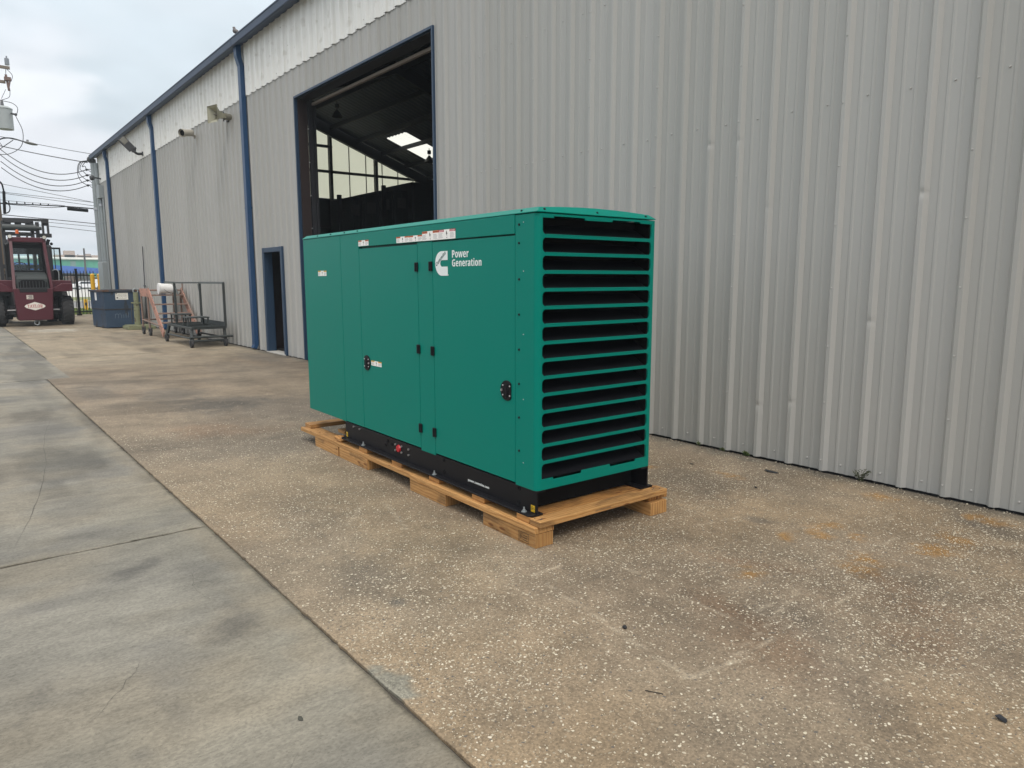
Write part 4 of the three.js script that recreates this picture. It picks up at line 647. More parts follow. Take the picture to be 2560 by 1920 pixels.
  const od = part('open_door', [bx(X0 - 0.84, X0 - 0.80, 1.6, 2.7, zc - 0.98, zc - 0.93, 0.01), bx(X0 - 0.84, X0 - 0.80, 1.6, 2.7, zc - 0.55, zc - 0.5, 0.01), bx(X0 - 0.84, X0 - 0.80, 2.65, 2.71, zc - 0.98, zc - 0.5, 0.01), bx(X0 - 0.84, X0 - 0.80, 1.58, 1.92, zc - 0.98, zc - 0.5, 0.01), bx(X0 - 0.835, X0 - 0.805, 1.92, 2.66, zc - 0.80, zc - 0.775)], M.blackMatt, F);
  part('door_pane', bx(X0 - 0.823, X0 - 0.818, 1.92, 2.66, zc - 0.93, zc - 0.55), M.glass, od);
  part('grab_rail', tube([[X0 - 0.5, 1.55, zc - 0.82], [X0 - 0.5, 1.88, zc - 0.82], [X0 - 0.52, 1.94, zc - 0.76], [X0 - 0.55, 1.9, zc - 0.65]], 0.018, 14, 8), M.galv, F);
  // lamps
  for (const s of [-1, 1]) part('work_lamp', [new THREE.CylinderGeometry(0.07, 0.055, 0.09, 16).rotateZ(-Math.PI / 2).translate(X0 - 0.46, 3.03, zc + s * 0.49)], M.blackMatt, F), part('lamp_lens', new THREE.CylinderGeometry(0.058, 0.058, 0.012, 16).rotateZ(Math.PI / 2).translate(X0 - 0.41, 3.03, zc + s * 0.49), std([0.75, 0.73, 0.66], 0.15, { metalness: 0.4 }), F);
  part('beacon', [new THREE.CylinderGeometry(0.05, 0.055, 0.09, 14).translate(X0 - 0.75, 3.19, zc + 0.25), ball(X0 - 0.75, 3.235, zc + 0.25, 0.05)], std([0.6, 0.12, 0.02], 0.3), F, 'orange beacon');
  part('beacon_bracket', [bx(X0 - 0.78, X0 - 0.72, 3.0, 3.15, zc + 0.22, zc + 0.28)], M.dark, F);
  // mast: channels, cross beams, tilt drum, side frame, carriage, forks
  part('mast', [...[-0.62, -0.45, 0.45, 0.62].map((d) => bx(X0 - 3.75, X0 - 3.5, 0.3, 3.75, zc + d - 0.055, zc + d + 0.055, 0.01)), bx(X0 - 3.78, X0 - 3.5, 3.70, 3.86, zc - 0.5, zc + 0.45), bx(X0 - 3.7, X0 - 3.55, 3.55, 3.72, zc - 0.5, zc - 0.25), bx(X0 - 3.7, X0 - 3.55, 3.55, 3.72, zc + 0.2, zc + 0.45), bx(X0 - 3.7, X0 - 3.55, 3.58, 3.72, zc - 0.12, zc + 0.08), bx(X0 - 3.7, X0 - 3.55, 3.22, 3.34, zc - 0.5, zc + 0.45), bx(X0 - 3.72, X0 - 3.55, 2.0, 2.15, zc - 0.6, zc + 0.6), bx(X0 - 3.72, X0 - 3.55, 0.9, 1.1, zc - 0.6, zc + 0.6)], M.dark, F);
  part('lift_drum', [bar([X0 - 3.3, 3.50, zc - 0.56], [X0 - 3.3, 3.50, zc + 0.50], 0.115, 18), bar([X0 - 3.3, 3.50, zc - 0.72], [X0 - 3.3, 3.50, zc - 0.56], 0.07, 12)], M.charcoal, F);
  part('side_shift_frame', [bx(X0 - 3.75, X0 - 3.55, 3.80, 3.87, zc - 1.0, zc + 0.1), bx(X0 - 3.7, X0 - 3.6, 3.25, 3.8, zc - 0.84, zc - 0.77), bx(X0 - 3.7, X0 - 3.6, 3.25, 3.8, zc - 1.0, zc - 0.93), bx(X0 - 3.75, X0 - 3.55, 3.19, 3.33, zc - 1.06, zc - 0.62), bar([X0 - 3.65, 3.74, zc - 0.97], [X0 - 3.65, 3.74, zc - 0.78], 0.1, 14)], M.dark, F);
  part('carriage', [bx(X0 - 3.95, X0 - 3.78, 0.25, 0.5, zc - 1.0, zc + 1.0), bx(X0 - 3.95, X0 - 3.78, 0.9, 1.1, zc - 1.0, zc + 1.0)], M.dark, F);
  for (const s of [-1, 1]) part('fork', [bx(X0 - 4.05, X0 - 3.96, 0.1, 1.1, zc + s * 0.5 - 0.1, zc + s * 0.5 + 0.1), bx(X0 - 6.0, X0 - 3.96, 0.08, 0.14, zc + s * 0.5 - 0.1, zc + s * 0.5 + 0.1)], M.darkSteel, F);
  part('guard_grid', [...[-0.36, -0.18, 0.05, 0.3].map((d) => bx(X0 - 2.6, X0 - 2.55, 2.9, 3.3, zc + d - 0.03, zc + d + 0.03)), bx(X0 - 2.6, X0 - 2.55, 3.24, 3.3, zc - 0.5, zc + 0.5)], M.dark, F);
}

// ------------------------------------------------------------------ blue waste hopper, jack stand, rolling stairs, platform, bucket
{
  const D = thing('waste_hopper', 'blue steel waste hopper with white paper sign beside the wall', 'dumpster', [-26.5, 0, 1.42]);
  const x1 = -26.5, x0 = -28.1, z1 = 1.42, z0 = 0.30, tp = [[x0 - 0.03, z0 - 0.03], [x1 + 0.03, z0 - 0.03], [x1 + 0.03, z1 + 0.03], [x0 - 0.03, z1 + 0.03]];
  const wall = (y0, y1, e0, e1) => { const P = []; for (const [y, e] of [[y0, e0], [y1, e1]]) P.push(V(x0 - e, y, z0 - e), V(x1 + e, y, z0 - e), V(x1 + e, y, z1 + e), V(x0 - e, y, z1 + e)); return grainUV(toCreasedNormals(new ConvexGeometry(P), 0.3), 0, 0, 0, 0.5); };
  part('lower_body', wall(0.03, 0.60, 0.0, 0.0), M.dump, D); part('upper_body', wall(0.635, 1.19, 0.012, 0.02), M.dump, D);
  part('band', bx(x0 - 0.012, x1 + 0.012, 0.598, 0.637, z0 - 0.012, z1 + 0.012, 0.004), M.dark, D);
  part('rim', [bx(x0 - 0.06, x1 + 0.06, 1.19, 1.25, z1 + 0.0, z1 + 0.06, 0.008), bx(x0 - 0.06, x1 + 0.06, 1.19, 1.25, z0 - 0.06, z0, 0.008), bx(x0 - 0.06, x0, 1.19, 1.25, z0 + 0.002, z1 - 0.002, 0.008), bx(x1, x1 + 0.06, 1.19, 1.25, z0 + 0.002, z1 - 0.002, 0.008)].map((g) => grainUV(g, 0, 0, 0, 0.5)), M.dumpRim, D);
  part('fork_pocket', [bx(x0 + 0.3, x0 + 0.5, 0.0, 0.09, z0, z1 + 0.01), bx(x1 - 0.5, x1 - 0.3, 0.0, 0.09, z0, z1 + 0.01)], M.dark, D);
  part('paper_sign', bx(x1 + 0.019, x1 + 0.023, 0.93, 1.15, 0.72, 1.10), std([1, 1, 1], 0.7, { map: canvasTex(256, 144, (c, w, h) => { c.fillStyle = '#e8e6de'; c.fillRect(0, 0, w, h); c.strokeStyle = '#4a4a48'; c.lineWidth = 4; const r = mulberry(4); for (let j = 0; j < 4; j++) { c.beginPath(); for (let x = 16; x < 236; x += 8) c.lineTo(x, 24 + j * 30 + 14 * (r() - 0.5)); c.stroke(); } c.fillStyle = '#55544f'; c.fillRect(24, 90, 26, 30); c.fillRect(6, 6, 30, 20); }) }), D, 'white paper sign with worn handwriting');
  part('sticker', bx(x0 + 0.55, x0 + 0.75, 0.9, 1.16, z1 + 0.019, z1 + 0.023), M.white, D);
  const k = (pts) => tube(pts.map(([z, y]) => [x1 + 0.001, y, z]), 0.007, 12, 6), z = 1.14;
  part('chalk_lettering', [k([[z, 0.33], [z, 0.46]]), k([[z, 0.43], [z - 0.05, 0.47], [z - 0.09, 0.44], [z - 0.09, 0.33]]), k([[z - 0.09, 0.43], [z - 0.14, 0.47], [z - 0.18, 0.43], [z - 0.18, 0.33]]), k([[z - 0.25, 0.33], [z - 0.25, 0.44]]), k([[z - 0.32, 0.33], [z - 0.325, 0.5]]), k([[z - 0.39, 0.33], [z - 0.4, 0.5]])], std([0.13, 0.17, 0.22], 0.8), D);

  D.rotation.y = 0.09;
  const J = thing('jack_stand', 'olive drab steel post stand with ring on square base before the blue hopper', 'jack stand', [-25.7, 0, 0.62]);
  part('base', [bx(-26.15, -25.25, 0.0, 0.10, 0.22, 1.02, 0.012), bx(-26.1, -25.3, 0.1, 0.13, 0.27, 0.97, 0.01)].map((g) => grainUV(g, 0)), M.olive, J);
  part('post', [grainUV(new THREE.CylinderGeometry(0.085, 0.095, 0.72, 16).translate(-25.7, 0.49, 0.65), 1), grainUV(new THREE.CylinderGeometry(0.075, 0.075, 0.36, 16).translate(-25.7, 1.0, 0.65), 1)], M.olive, J);
  part('collar', [new THREE.CylinderGeometry(0.115, 0.115, 0.05, 16).translate(-25.7, 0.84, 0.65), bar([-25.7, 0.84, 0.50], [-25.7, 0.84, 0.80], 0.025)].map((g) => grainUV(g, 1)), M.olive, J);
  part('ring', new THREE.TorusGeometry(0.07, 0.02, 8, 18).rotateY(Math.PI / 2).translate(-25.7, 1.22, 0.65), M.galv, J);
  part('chain', tube([[-25.64, 0.82, 0.80], [-25.6, 0.5, 0.83], [-25.6, 0.2, 0.82]], 0.012, 12), M.darkSteel, J);

  solo('steel_rod', [bar([-27.1, 0.0, 0.10], [-27.1, 2.7, 0.06], 0.014, 8), bar([-27.22, 1.37, 0.085], [-26.98, 1.37, 0.085], 0.02, 8)], M.darkSteel, 'thin upright steel rod against the wall behind the blue hopper', 'rod', null, [-27.1, 0, 0.1]);
  // pink rolling stairs against the wall
  const S = thing('rolling_stairs', 'faded pink steel rolling stairs with open treads against the wall', 'step ladder', [-22.0, 0, 0.55]);
  const zl = 1.0, zr = 0.13;
  for (const [z, sh] of [[zl, M.pink], [zr, M.pink]]) part('stringer', [grainUV(beam([-22.22, 1.27, z], [-20.72, 0.13, z], 0.03, 0.20), 0)], sh, S);
  part('top_plate', [grainUV(bx(-23.25, -22.2, 1.10, 1.33, zl - 0.012, zl + 0.012, 0.003), 0)], M.pink, S);
  part('platform', [bx(-23.25, -22.15, 1.26, 1.30, zr, zl - 0.014, 0.004)].map((g) => grainUV(g, 0)), M.pinkSteel, S);
  for (const [x, y] of [[-21.95, 1.13], [-21.62, 0.88], [-21.3, 0.64], [-20.98, 0.40]]) part('tread', grainUV(bx(x - 0.24, x + 0.06, y, y + 0.035, zr + 0.015, zl - 0.015, 0.004), 2), M.pinkSteel, S);
  for (const [x, z] of [[-23.15, zl], [-22.3, zl], [-23.15, zr], [-22.3, zr]]) { part('leg', bar([x, 0.2, z], [x, 1.2, z], 0.026), M.pinkSteel, S); const c = part('caster', new THREE.CylinderGeometry(0.1, 0.1, 0.05, 18).rotateX(Math.PI / 2).translate(x + 0.04, 0.1, z), M.rubber, S); part('fork', [bx(x - 0.02, x + 0.08, 0.1, 0.23, z - 0.045, z - 0.035), bx(x - 0.02, x + 0.08, 0.1, 0.23, z + 0.035, z + 0.045)], M.darkSteel, c); part('hub', new THREE.CylinderGeometry(0.035, 0.035, 0.06, 12).rotateX(Math.PI / 2).translate(x + 0.04, 0.1, z), M.steel, c); }
  part('brace', [bar([-23.15, 0.42, zl], [-20.95, 0.34, zl], 0.022), bar([-23.15, 0.42, zr], [-20.95, 0.34, zr], 0.022), bar([-23.15, 0.42, zl], [-23.15, 0.42, zr], 0.022)], M.pinkSteel, S);
  part('hand_rail', [bar([-22.2, 1.33, zr], [-20.45, 0.12, zr - 0.02], 0.025), bar([-22.05, 1.28, zr], [-22.05, 1.5, zr], 0.02)], M.pinkSteel, S);

  const Bk = thing('bucket', 'white plastic bucket lying on its side on the pink stairs', 'bucket', [-21.95, 1.165, 0.6]);
  const bp = [[0, 0], [0.125, 0], [0.13, 0.012], [0.145, 0.30], [0.152, 0.30], [0.152, 0.318], [0.145, 0.32], [0.145, 0.335], [0.155, 0.336], [0.155, 0.35], [0.14, 0.352]].map((p) => new THREE.Vector2(...p));
  part('body', new THREE.LatheGeometry(bp, 32).rotateX(Math.PI / 2 - 0.03).rotateY(0.1).translate(-21.97, 1.322, 0.43), M.white, Bk);
  part('lid', new THREE.CylinderGeometry(0.15, 0.15, 0.02, 32).rotateX(Math.PI / 2).translate(-21.94, 1.328, 0.785), M.white, Bk);
  part('handle', tube([[-21.82, 1.35, 0.72], [-21.8, 1.25, 0.6], [-21.83, 1.2, 0.5], [-21.9, 1.19, 0.45]], 0.005, 14), M.darkSteel, Bk);

  // black work platform on casters
  const K = thing('work_platform', 'black steel rolling work platform with guard rail and steps by the wall', 'work platform', [-18.8, 0, 0.7]);
  const X0 = -19.95, X1 = -17.65, Z0 = 0.28, Z1 = 1.08, Y = 0.47;
  part('deck', bx(X0, X1, Y - 0.05, Y, Z0, Z1, 0.006), M.charcoal, K);
  const gb = []; for (let x = X0 + 0.05; x < X1; x += 0.075) gb.push(bx(x, x + 0.012, Y, Y + 0.012, Z0 + 0.03, Z1 - 0.03)); part('grating', merge(gb), M.charcoal, K);
  for (const [x, z, dx, dz] of [[X0 + 0.1, Z1 - 0.03, -0.1, 0.05], [X1 - 0.1, Z1 - 0.03, 0.08, 0.04], [X0 + 0.1, Z0 + 0.05, -0.06, 0], [X1 - 0.08, Z0 + 0.04, 0.06, 0]]) { part('leg', beam([x, Y - 0.04, z], [x + dx, 0.15, z + dz], 0.06, 0.06), M.charcoal, K); const c = part('caster', new THREE.CylinderGeometry(0.085, 0.085, 0.055, 18).rotateX(Math.PI / 2).translate(x + dx, 0.085, z + dz), M.rubber, K); part('fork', [bx(x + dx - 0.04, x + dx + 0.04, 0.085, 0.17, z + dz - 0.05, z + dz - 0.036), bx(x + dx - 0.04, x + dx + 0.04, 0.085, 0.17, z + dz + 0.036, z + dz + 0.05)], M.darkSteel, c); }
  part('lower_rail', [bar([X1, 0.24, Z1 + 0.05], [X1 + 0.03, 0.24, Z0 - 0.12], 0.028), bar([X1 - 0.02, 0.15, Z1], [X1 - 0.02, 0.15, Z0], 0.03), bar([X0, 0.2, Z1], [X1, 0.2, Z1 - 0.02], 0.022), bar([X0, 0.2, Z0 + 0.04], [X1, 0.2, Z0 + 0.04], 0.022)], M.charcoal, K);
  const rl = std([0.12, 0.135, 0.135], 0.45, { metalness: 0.3 });
  for (const [x, z] of [[X1 - 0.02, Z0 + 0.02], [X0 + 0.3, Z0 + 0.02], [X0 + 0.08, 0.86]]) part('rail_post', beam([x, Y, z], [x, 1.5, z], 0.05, 0.05), M.charcoal, K);
  part('guard_rail', [beam([X0 + 0.08, 1.5, 0.86], [X0 + 0.3, 1.5, Z0 + 0.02], 0.05, 0.04), beam([X0 + 0.3, 1.5, Z0 + 0.02], [X1, 1.5, Z0 + 0.02], 0.045, 0.05), beam([X0 - 0.2, 1.52, 1.02], [X0 + 0.12, 1.5, 0.8], 0.05, 0.04), bar([X0 + 0.05, 1.48, 0.86], [X0 + 0.15, 1.2, 0.8], 0.018), bar([X0 + 0.15, 1.46, Z0 + 0.02], [X0 + 0.28, 1.2, Z0 + 0.02], 0.018)], rl, K);
  part('kick_plate', bx(X0 + 0.3, X1 - 0.02, Y, Y + 0.1, Z0 - 0.005, Z0 + 0.012), M.charcoal, K);
  const stool = (x0, x1, z0, z1, y) => { const t = part('step', bx(x0, x1, y - 0.03, y, z0, z1, 0.008), M.charcoal, K); for (const [a, b] of [[x0 + 0.03, z0 + 0.03], [x1 - 0.03, z0 + 0.03], [x0 + 0.03, z1 - 0.03], [x1 - 0.03, z1 - 0.03]]) part('step_leg', bx(a - 0.016, a + 0.016, Y, y - 0.03, b - 0.016, b + 0.016), M.charcoal, t); };
  stool(-19.85, -19.35, 0.62, 1.02, 0.72); stool(-18.62, -18.15, 0.52, 1.04, 0.69);
}

// ------------------------------------------------------------------ things fixed to the wall and the eave
{
  const fl = thing('floodlight', 'dark grey floodlight on an arm below the eave between two downpipes', 'floodlight', [-26.25, 5.62, 0.03]);
  part('wall_plate', bx(-26.31, -26.19, 5.56, 5.68, 0.0, 0.05, 0.006), M.darkSteel, fl);
  part('arm', tube([[-26.25, 5.62, 0.05], [-26.2, 5.60, 0.18], [-26.15, 5.66, 0.30]], 0.04, 12, 8), M.darkSteel, fl);
  part('bracket', [bar([-26.23, 5.68, 0.30], [-26.05, 5.68, 0.30], 0.055, 14), bx(-26.2, -26.08, 5.66, 5.76, 0.26, 0.36, 0.01)], M.darkSteel, fl);
  part('head', beam([-26.14, 5.70, 0.33], [-26.14, 6.04, 0.66], 0.10, 0.22), M.darkSteel, fl);
  part('lens', beam([-26.084, 5.88, 0.50], [-26.084, 6.02, 0.64], 0.012, 0.17), std([0.20, 0.195, 0.17], 0.25), fl);
  part('sensor', ball(-26.05, 5.74, 0.28, 0.05), M.darkSteel, fl);

  const cm = thing('security_camera', 'small beige tubular camera on the wall left of the horn speaker', 'camera', [-20.22, 5.27, 0.03]);
  const A = [-20.02, 5.30, 0.16], B = [-19.86, 5.245, 0.42], dq = new THREE.Quaternion().setFromUnitVectors(V(0, 1, 0), V(B[0] - A[0], B[1] - A[1], B[2] - A[2]).normalize()), bc = std([0.40, 0.375, 0.32], 0.45);
  part('mount', [new THREE.CylinderGeometry(0.05, 0.05, 0.03, 14).rotateX(Math.PI / 2).translate(-20.2, 5.25, 0.045), bar([-20.2, 5.25, 0.04], [-20.02, 5.29, 0.2], 0.022)], std([0.26, 0.245, 0.21], 0.5), cm);
  part('housing', bar(A, B, 0.085, 18), bc, cm);
  part('hood', new THREE.CylinderGeometry(0.098, 0.098, 0.09, 18, 1, true).applyQuaternion(dq).translate(...B), std([0.40, 0.375, 0.32], 0.45, { side: THREE.DoubleSide }), cm);
  part('lens', new THREE.CylinderGeometry(0.07, 0.07, 0.015, 16).applyQuaternion(dq).translate(...B), M.blackMatt, cm);

  const hn = thing('horn_speaker', 'beige horn loudspeaker on the wall beside the second blue downpipe', 'speaker', [-17.54, 5.28, 0.03]);
  const hc = std([0.31, 0.30, 0.225], 0.5), ax = new THREE.Matrix4().makeBasis(V(0, 0, 1), V(0, 1, 0), V(-1, 0, 0));
  // square flared horn pointing along the wall towards the yard end
  const ring = (t, w, h) => [[-w, -h], [w, -h], [w, h], [-w, h]].map(([a, b]) => [a, b, t]);
  const sec = [[0.0, 0.045, 0.045], [0.08, 0.055, 0.055], [0.18, 0.09, 0.085], [0.26, 0.15, 0.14], [0.29, 0.19, 0.18], [0.305, 0.195, 0.185]], P = [], I = [];
  for (const [t, w, h] of sec) for (const p of ring(t, w, h)) P.push(...p);
  for (let k = 0; k < sec.length - 1; k++) for (let i = 0; i < 4; i++) { const a = 4 * k + i, b = 4 * k + (i + 1) % 4; I.push(a, b, a + 4, b, b + 4, a + 4); }
  const hg = new THREE.BufferGeometry(); hg.setAttribute('position', new THREE.Float32BufferAttribute(P, 3)); hg.setIndex(I); const hg2 = hg.toNonIndexed(); hg2.computeVertexNormals(); hg2.setAttribute('uv', new THREE.Float32BufferAttribute(new Float32Array(hg2.attributes.position.count * 2), 2));
  const hcD = hc.clone(); hcD.side = THREE.DoubleSide;
  part('horn', hg2.applyMatrix4(ax).rotateY(1.83).translate(-17.33, 5.25, 0.15), hcD, hn);
  part('driver', new THREE.CylinderGeometry(0.075, 0.075, 0.14, 16).rotateZ(Math.PI / 2).translate(0.07, 0, 0).rotateY(1.83).translate(-17.33, 5.25, 0.15), std([0.2, 0.19, 0.15], 0.5), hn);
  part('phase_plug', new THREE.ConeGeometry(0.06, 0.16, 12).rotateZ(Math.PI / 2).translate(-0.2, 0, 0).rotateY(1.83).translate(-17.33, 5.25, 0.15), std([0.12, 0.11, 0.09], 0.5), hn);
  part('bracket', [bx(-17.6, -17.48, 5.18, 5.32, 0.0, 0.04, 0.005), bar([-17.54, 5.25, 0.04], [-17.36, 5.2, 0.14], 0.02), bar([-17.34, 5.14, 0.17], [-17.34, 5.34, 0.17], 0.014)], M.darkSteel, hn);

  // pigeon on the gutter, one continuous body
  const blob = (bones, k, size, res) => {
    const mc = new MarchingCubes(res, std([1, 1, 1]), false, false, 40000); mc.isolation = 0;
    for (let a = 0; a < res; a++) for (let b = 0; b < res; b++) for (let c = 0; c < res; c++) {
      const p = [(c - res / 2) / (res / 2) * size, (b - res / 2) / (res / 2) * size, (a - res / 2) / (res / 2) * size]; let s = 0;
      for (const [A, B, r0, r1] of bones) { const d = [B[0] - A[0], B[1] - A[1], B[2] - A[2]], l = d[0] ** 2 + d[1] ** 2 + d[2] ** 2, t = Math.max(0, Math.min(1, ((p[0] - A[0]) * d[0] + (p[1] - A[1]) * d[1] + (p[2] - A[2]) * d[2]) / l)); const q = Math.hypot(p[0] - A[0] - t * d[0], p[1] - A[1] - t * d[1], p[2] - A[2] - t * d[2]) - lerp(r0, r1, t); s += Math.exp(-q * k); }
      mc.field[a * res * res + b * res + c] = Math.log(s) / k;
    }
    mc.update(); const n = mc.count, g = new THREE.BufferGeometry(); g.setAttribute('position', new THREE.BufferAttribute(mc.positionArray.slice(0, n * 3), 3)); g.setAttribute('normal', new THREE.BufferAttribute(mc.normalArray.slice(0, n * 3), 3)); g.setAttribute('uv', new THREE.BufferAttribute(new Float32Array(n * 2), 2)); return g.scale(size, size, size);
  };
  const pg = thing('pigeon', 'grey pigeon perched on the blue gutter at the roof edge', 'pigeon', [-15.93, 6.612, 0.26]);
  const bb = blob([[[0.06, 0.06, 0], [-0.06, 0.10, 0], 0.055, 0.072], [[-0.06, 0.11, 0], [-0.105, 0.21, 0], 0.055, 0.033], [[-0.105, 0.215, 0], [-0.115, 0.225, 0], 0.034, 0.034], [[0.06, 0.05, 0], [0.19, -0.005, 0], 0.045, 0.014], [[-0.14, 0.222, 0], [-0.165, 0.213, 0], 0.012, 0.005], [[0.02, 0.08, 0.05], [0.13, 0.03, 0.03], 0.03, 0.012], [[0.02, 0.08, -0.05], [0.13, 0.03, -0.03], 0.03, 0.012]], 70, 0.27, 36);
  part('body', bb.scale(0.62, 0.62, 0.62).rotateY(0.2).translate(-15.93, 6.645, 0.26), std([0.11, 0.10, 0.10], 0.8), pg);
  for (const s of [-1, 1]) part('leg', bar([-15.94, 6.61, 0.26 + s * 0.016], [-15.93, 6.66, 0.26 + s * 0.016], 0.005), std([0.3, 0.08, 0.06], 0.7), pg);
  for (const s of [-1, 1]) part('eye', ball(-15.93 - 0.072, 6.645 + 0.139, 0.26 + 0.015 + s * 0.019, 0.004), M.blackMatt, pg);
}

// ------------------------------------------------------------------ electrical service at the far corner, pole, wires
{
  const E = thing('electrical_service', 'grey conduits with weatherhead and wire rack at the warehouse corner', 'electrical conduits', [-34.6, 0, 0.1]);
  for (const [x, z, r, y1] of [[-34.62, 0.14, 0.11, 6.35], [-34.25, 0.10, 0.075, 6.3], [-33.85, 0.09, 0.06, 4.85], [-33.45, 0.07, 0.04, 4.85]]) { const c = part('conduit', bar([x, 0, z], [x, y1, z], r, 16), M.galv, E); for (const y of [0.9, 2.4, 3.9]) if (y < y1) part('clamp', [new THREE.CylinderGeometry(r + 0.015, r + 0.015, 0.05, 16).translate(x, y, z), bx(x - r - 0.06, x + r + 0.06, y - 0.03, y + 0.03, 0.0, 0.03)], M.galv, c); }
  part('weatherhead', [new THREE.CylinderGeometry(0.12, 0.12, 0.16, 16).translate(-34.62, 6.42, 0.15), ball(-34.64, 6.48, 0.22, 0.14)], M.darkSteel, E);
  part('junction_box', bx(-33.95, -33.4, 4.84, 5.35, 0.02, 0.22, 0.015), M.galv, E);
  part('meter_cabinet', bx(-34.5, -33.5, 0.7, 2.3, 0.02, 0.30, 0.02), M.galv, E);
  part('conduit_coupling', [-34.62, -33.85].map((x, i) => new THREE.CylinderGeometry(i ? 0.08 : 0.135, i ? 0.08 : 0.135, 0.1, 16).translate(x, i ? 4.6 : 4.5, i ? 0.09 : 0.14)), M.steel, E);
  part('small_lamp', [bar([-33.9, 5.65, 0.02], [-33.85, 5.68, 0.3], 0.03), ball(-33.85, 5.66, 0.34, 0.1)], M.darkSteel, E);
  for (const y of [6.09, 5.87, 5.66, 5.46]) { part('rack_arm', [bar([-34.62, y, 0.16], [-34.85, y + 0.02, 0.34], 0.015), bar([-34.62, y - 0.18, 0.16], [-34.85, y + 0.02, 0.34], 0.012)], M.darkSteel, E); part('insulator', ball(-34.87, y + 0.0, 0.36, 0.05), M.dark, E); }
  for (const [y, b] of [[6.09, 0.42], [5.87, 0.5], [5.66, 0.56], [5.46, 0.6]]) part('drip_loop', tube([[-34.66, 6.45, 0.26], [-34.85, 6.35, b], [-34.95, (y + 6.3) / 2, b + 0.08], [-34.92, y + 0.15, b - 0.02], [-34.88, y, 0.37]], 0.014, 18), M.dark, E);

  const PX = -38.5, PZ = 3.32;
  const P = thing('utility_pole', 'wooden utility pole with transformer and lamp arm behind the forklift', 'utility pole', [PX, 0, PZ]);
  part('pole', bar([PX, 0, PZ], [PX, 12.2, PZ], [0.17, 0.11], 14), std([0.13, 0.095, 0.065], 0.9), P);
  for (const y of [10.5, 9.9]) part('crossarm', bx(PX + 0.1, PX + 0.2, y - 0.06, y + 0.06, y > 10 ? 2.38 : 2.58, PZ + 0.95, 0.01), std([0.19, 0.16, 0.13], 0.9), P);
  const ins = [[10.6, 2.46], [10.6, 2.9], [10.6, 4.1]]; for (const [y, z] of ins) part('insulator', [new THREE.CylinderGeometry(0.085, 0.085, 0.26, 14).translate(PX + 0.15, y + 0.14, z), new THREE.CylinderGeometry(0.03, 0.03, 0.1, 8).translate(PX + 0.15, y + 0.32, z)], std([0.22, 0.24, 0.27], 0.4), P);
  part('cutout', [bar([PX + 0.2, 10.2, 2.55], [PX + 0.2, 9.55, 2.48], 0.045), bar([PX + 0.25, 9.98, 2.42], [PX + 0.25, 9.62, 2.50], 0.03), bx(PX + 0.1, PX + 0.3, 9.95, 10.1, 2.38, 2.62, 0.01)], std([0.16, 0.10, 0.08], 0.5), P);
  const tr = part('transformer', [new THREE.CylinderGeometry(0.31, 0.31, 0.86, 28).translate(PX + 0.1, 8.39, 2.74), new THREE.CylinderGeometry(0.325, 0.325, 0.04, 28).translate(PX + 0.1, 8.80, 2.74), new THREE.CylinderGeometry(0.2, 0.31, 0.08, 28).translate(PX + 0.1, 8.86, 2.74), bx(PX + 0.0, PX + 0.2, 8.2, 8.7, 3.05, 3.2)], std([0.33, 0.36, 0.36], 0.45), P);
  part('bushing', [0, 1, 2, 3].map((i) => new THREE.CylinderGeometry(0.07 - 0.008 * i, 0.075 - 0.008 * i, 0.05, 12).translate(PX + 0.15, 8.93 + i * 0.065, 2.78)), std([0.14, 0.14, 0.15], 0.4), tr);
  part('terminal', [bar([PX + 0.35, 8.6, 2.5], [PX + 0.5, 8.55, 2.38], 0.04), ball(PX + 0.5, 8.55, 2.36, 0.06)], M.darkSteel, tr);
  part('jumper', [tube([[PX + 0.15, 9.12, 2.78], [PX + 0.2, 9.05, 2.4], [PX + 0.2, 8.9, 2.25], [PX + 0.4, 8.55, 2.32]], 0.014, 24), tube([[PX + 0.15, 10.45, 2.5], [PX + 0.2, 10.2, 2.32], [PX + 0.2, 9.95, 2.38]], 0.012, 16), tube([[PX + 0.2, 9.6, 2.45], [PX + 0.2, 9.3, 2.5], [PX + 0.18, 9.2, 2.65], [PX + 0.15, 9.1, 2.9]], 0.012, 18), tube([[PX + 0.15, 10.5, 2.52], [PX + 0.15, 10.0, 2.56]], 0.012, 8), tube([[PX + 0.45, 8.5, 2.36], [PX + 0.3, 7.9, 2.15], [PX + 0.2, 7.3, 2.25], [PX + 0.1, 6.95, 2.7], [PX, 6.9, 3.2]], 0.014, 30), tube([[PX + 0.15, 9.2, 2.78], [PX + 0.15, 9.6, 2.6]], 0.01, 8)], M.dark, P);
  const la = part('lamp_arm', [tube([[PX, 7.25, PZ - 0.1], [PX, 7.55, 2.95], [PX, 7.63, 2.6], [PX, 7.52, 2.05]], 0.028, 24, 8), bar([PX, 6.95, PZ - 0.1], [PX, 7.56, 2.5], 0.016), bar([PX, 7.45, 3.02], [PX, 7.25, 2.9], 0.012)], M.dark, P);
  part('street_lamp', [new THREE.SphereGeometry(1, 16, 10).scale(0.12, 0.06, 0.27).rotateX(-0.15).translate(PX, 7.49, 1.88), new THREE.CylinderGeometry(0.045, 0.045, 0.08, 12).translate(PX, 7.59, 1.98)], std([0.22, 0.22, 0.22], 0.4), la);
  part('riser', [bar([PX + 0.2, 4.4, 3.08], [PX + 0.2, 5.35, 3.03], 0.055), tube([[PX + 0.2, 5.35, 3.03], [PX + 0.2, 5.7, 3.1], [PX + 0.15, 5.8, 3.25]], 0.035, 12), tube([[PX + 0.2, 4.9, 3.0], [PX + 0.22, 4.75, 2.88], [PX + 0.22, 4.5, 2.92], [PX + 0.2, 4.4, 3.1]], 0.025, 18)], M.blackMatt, P);
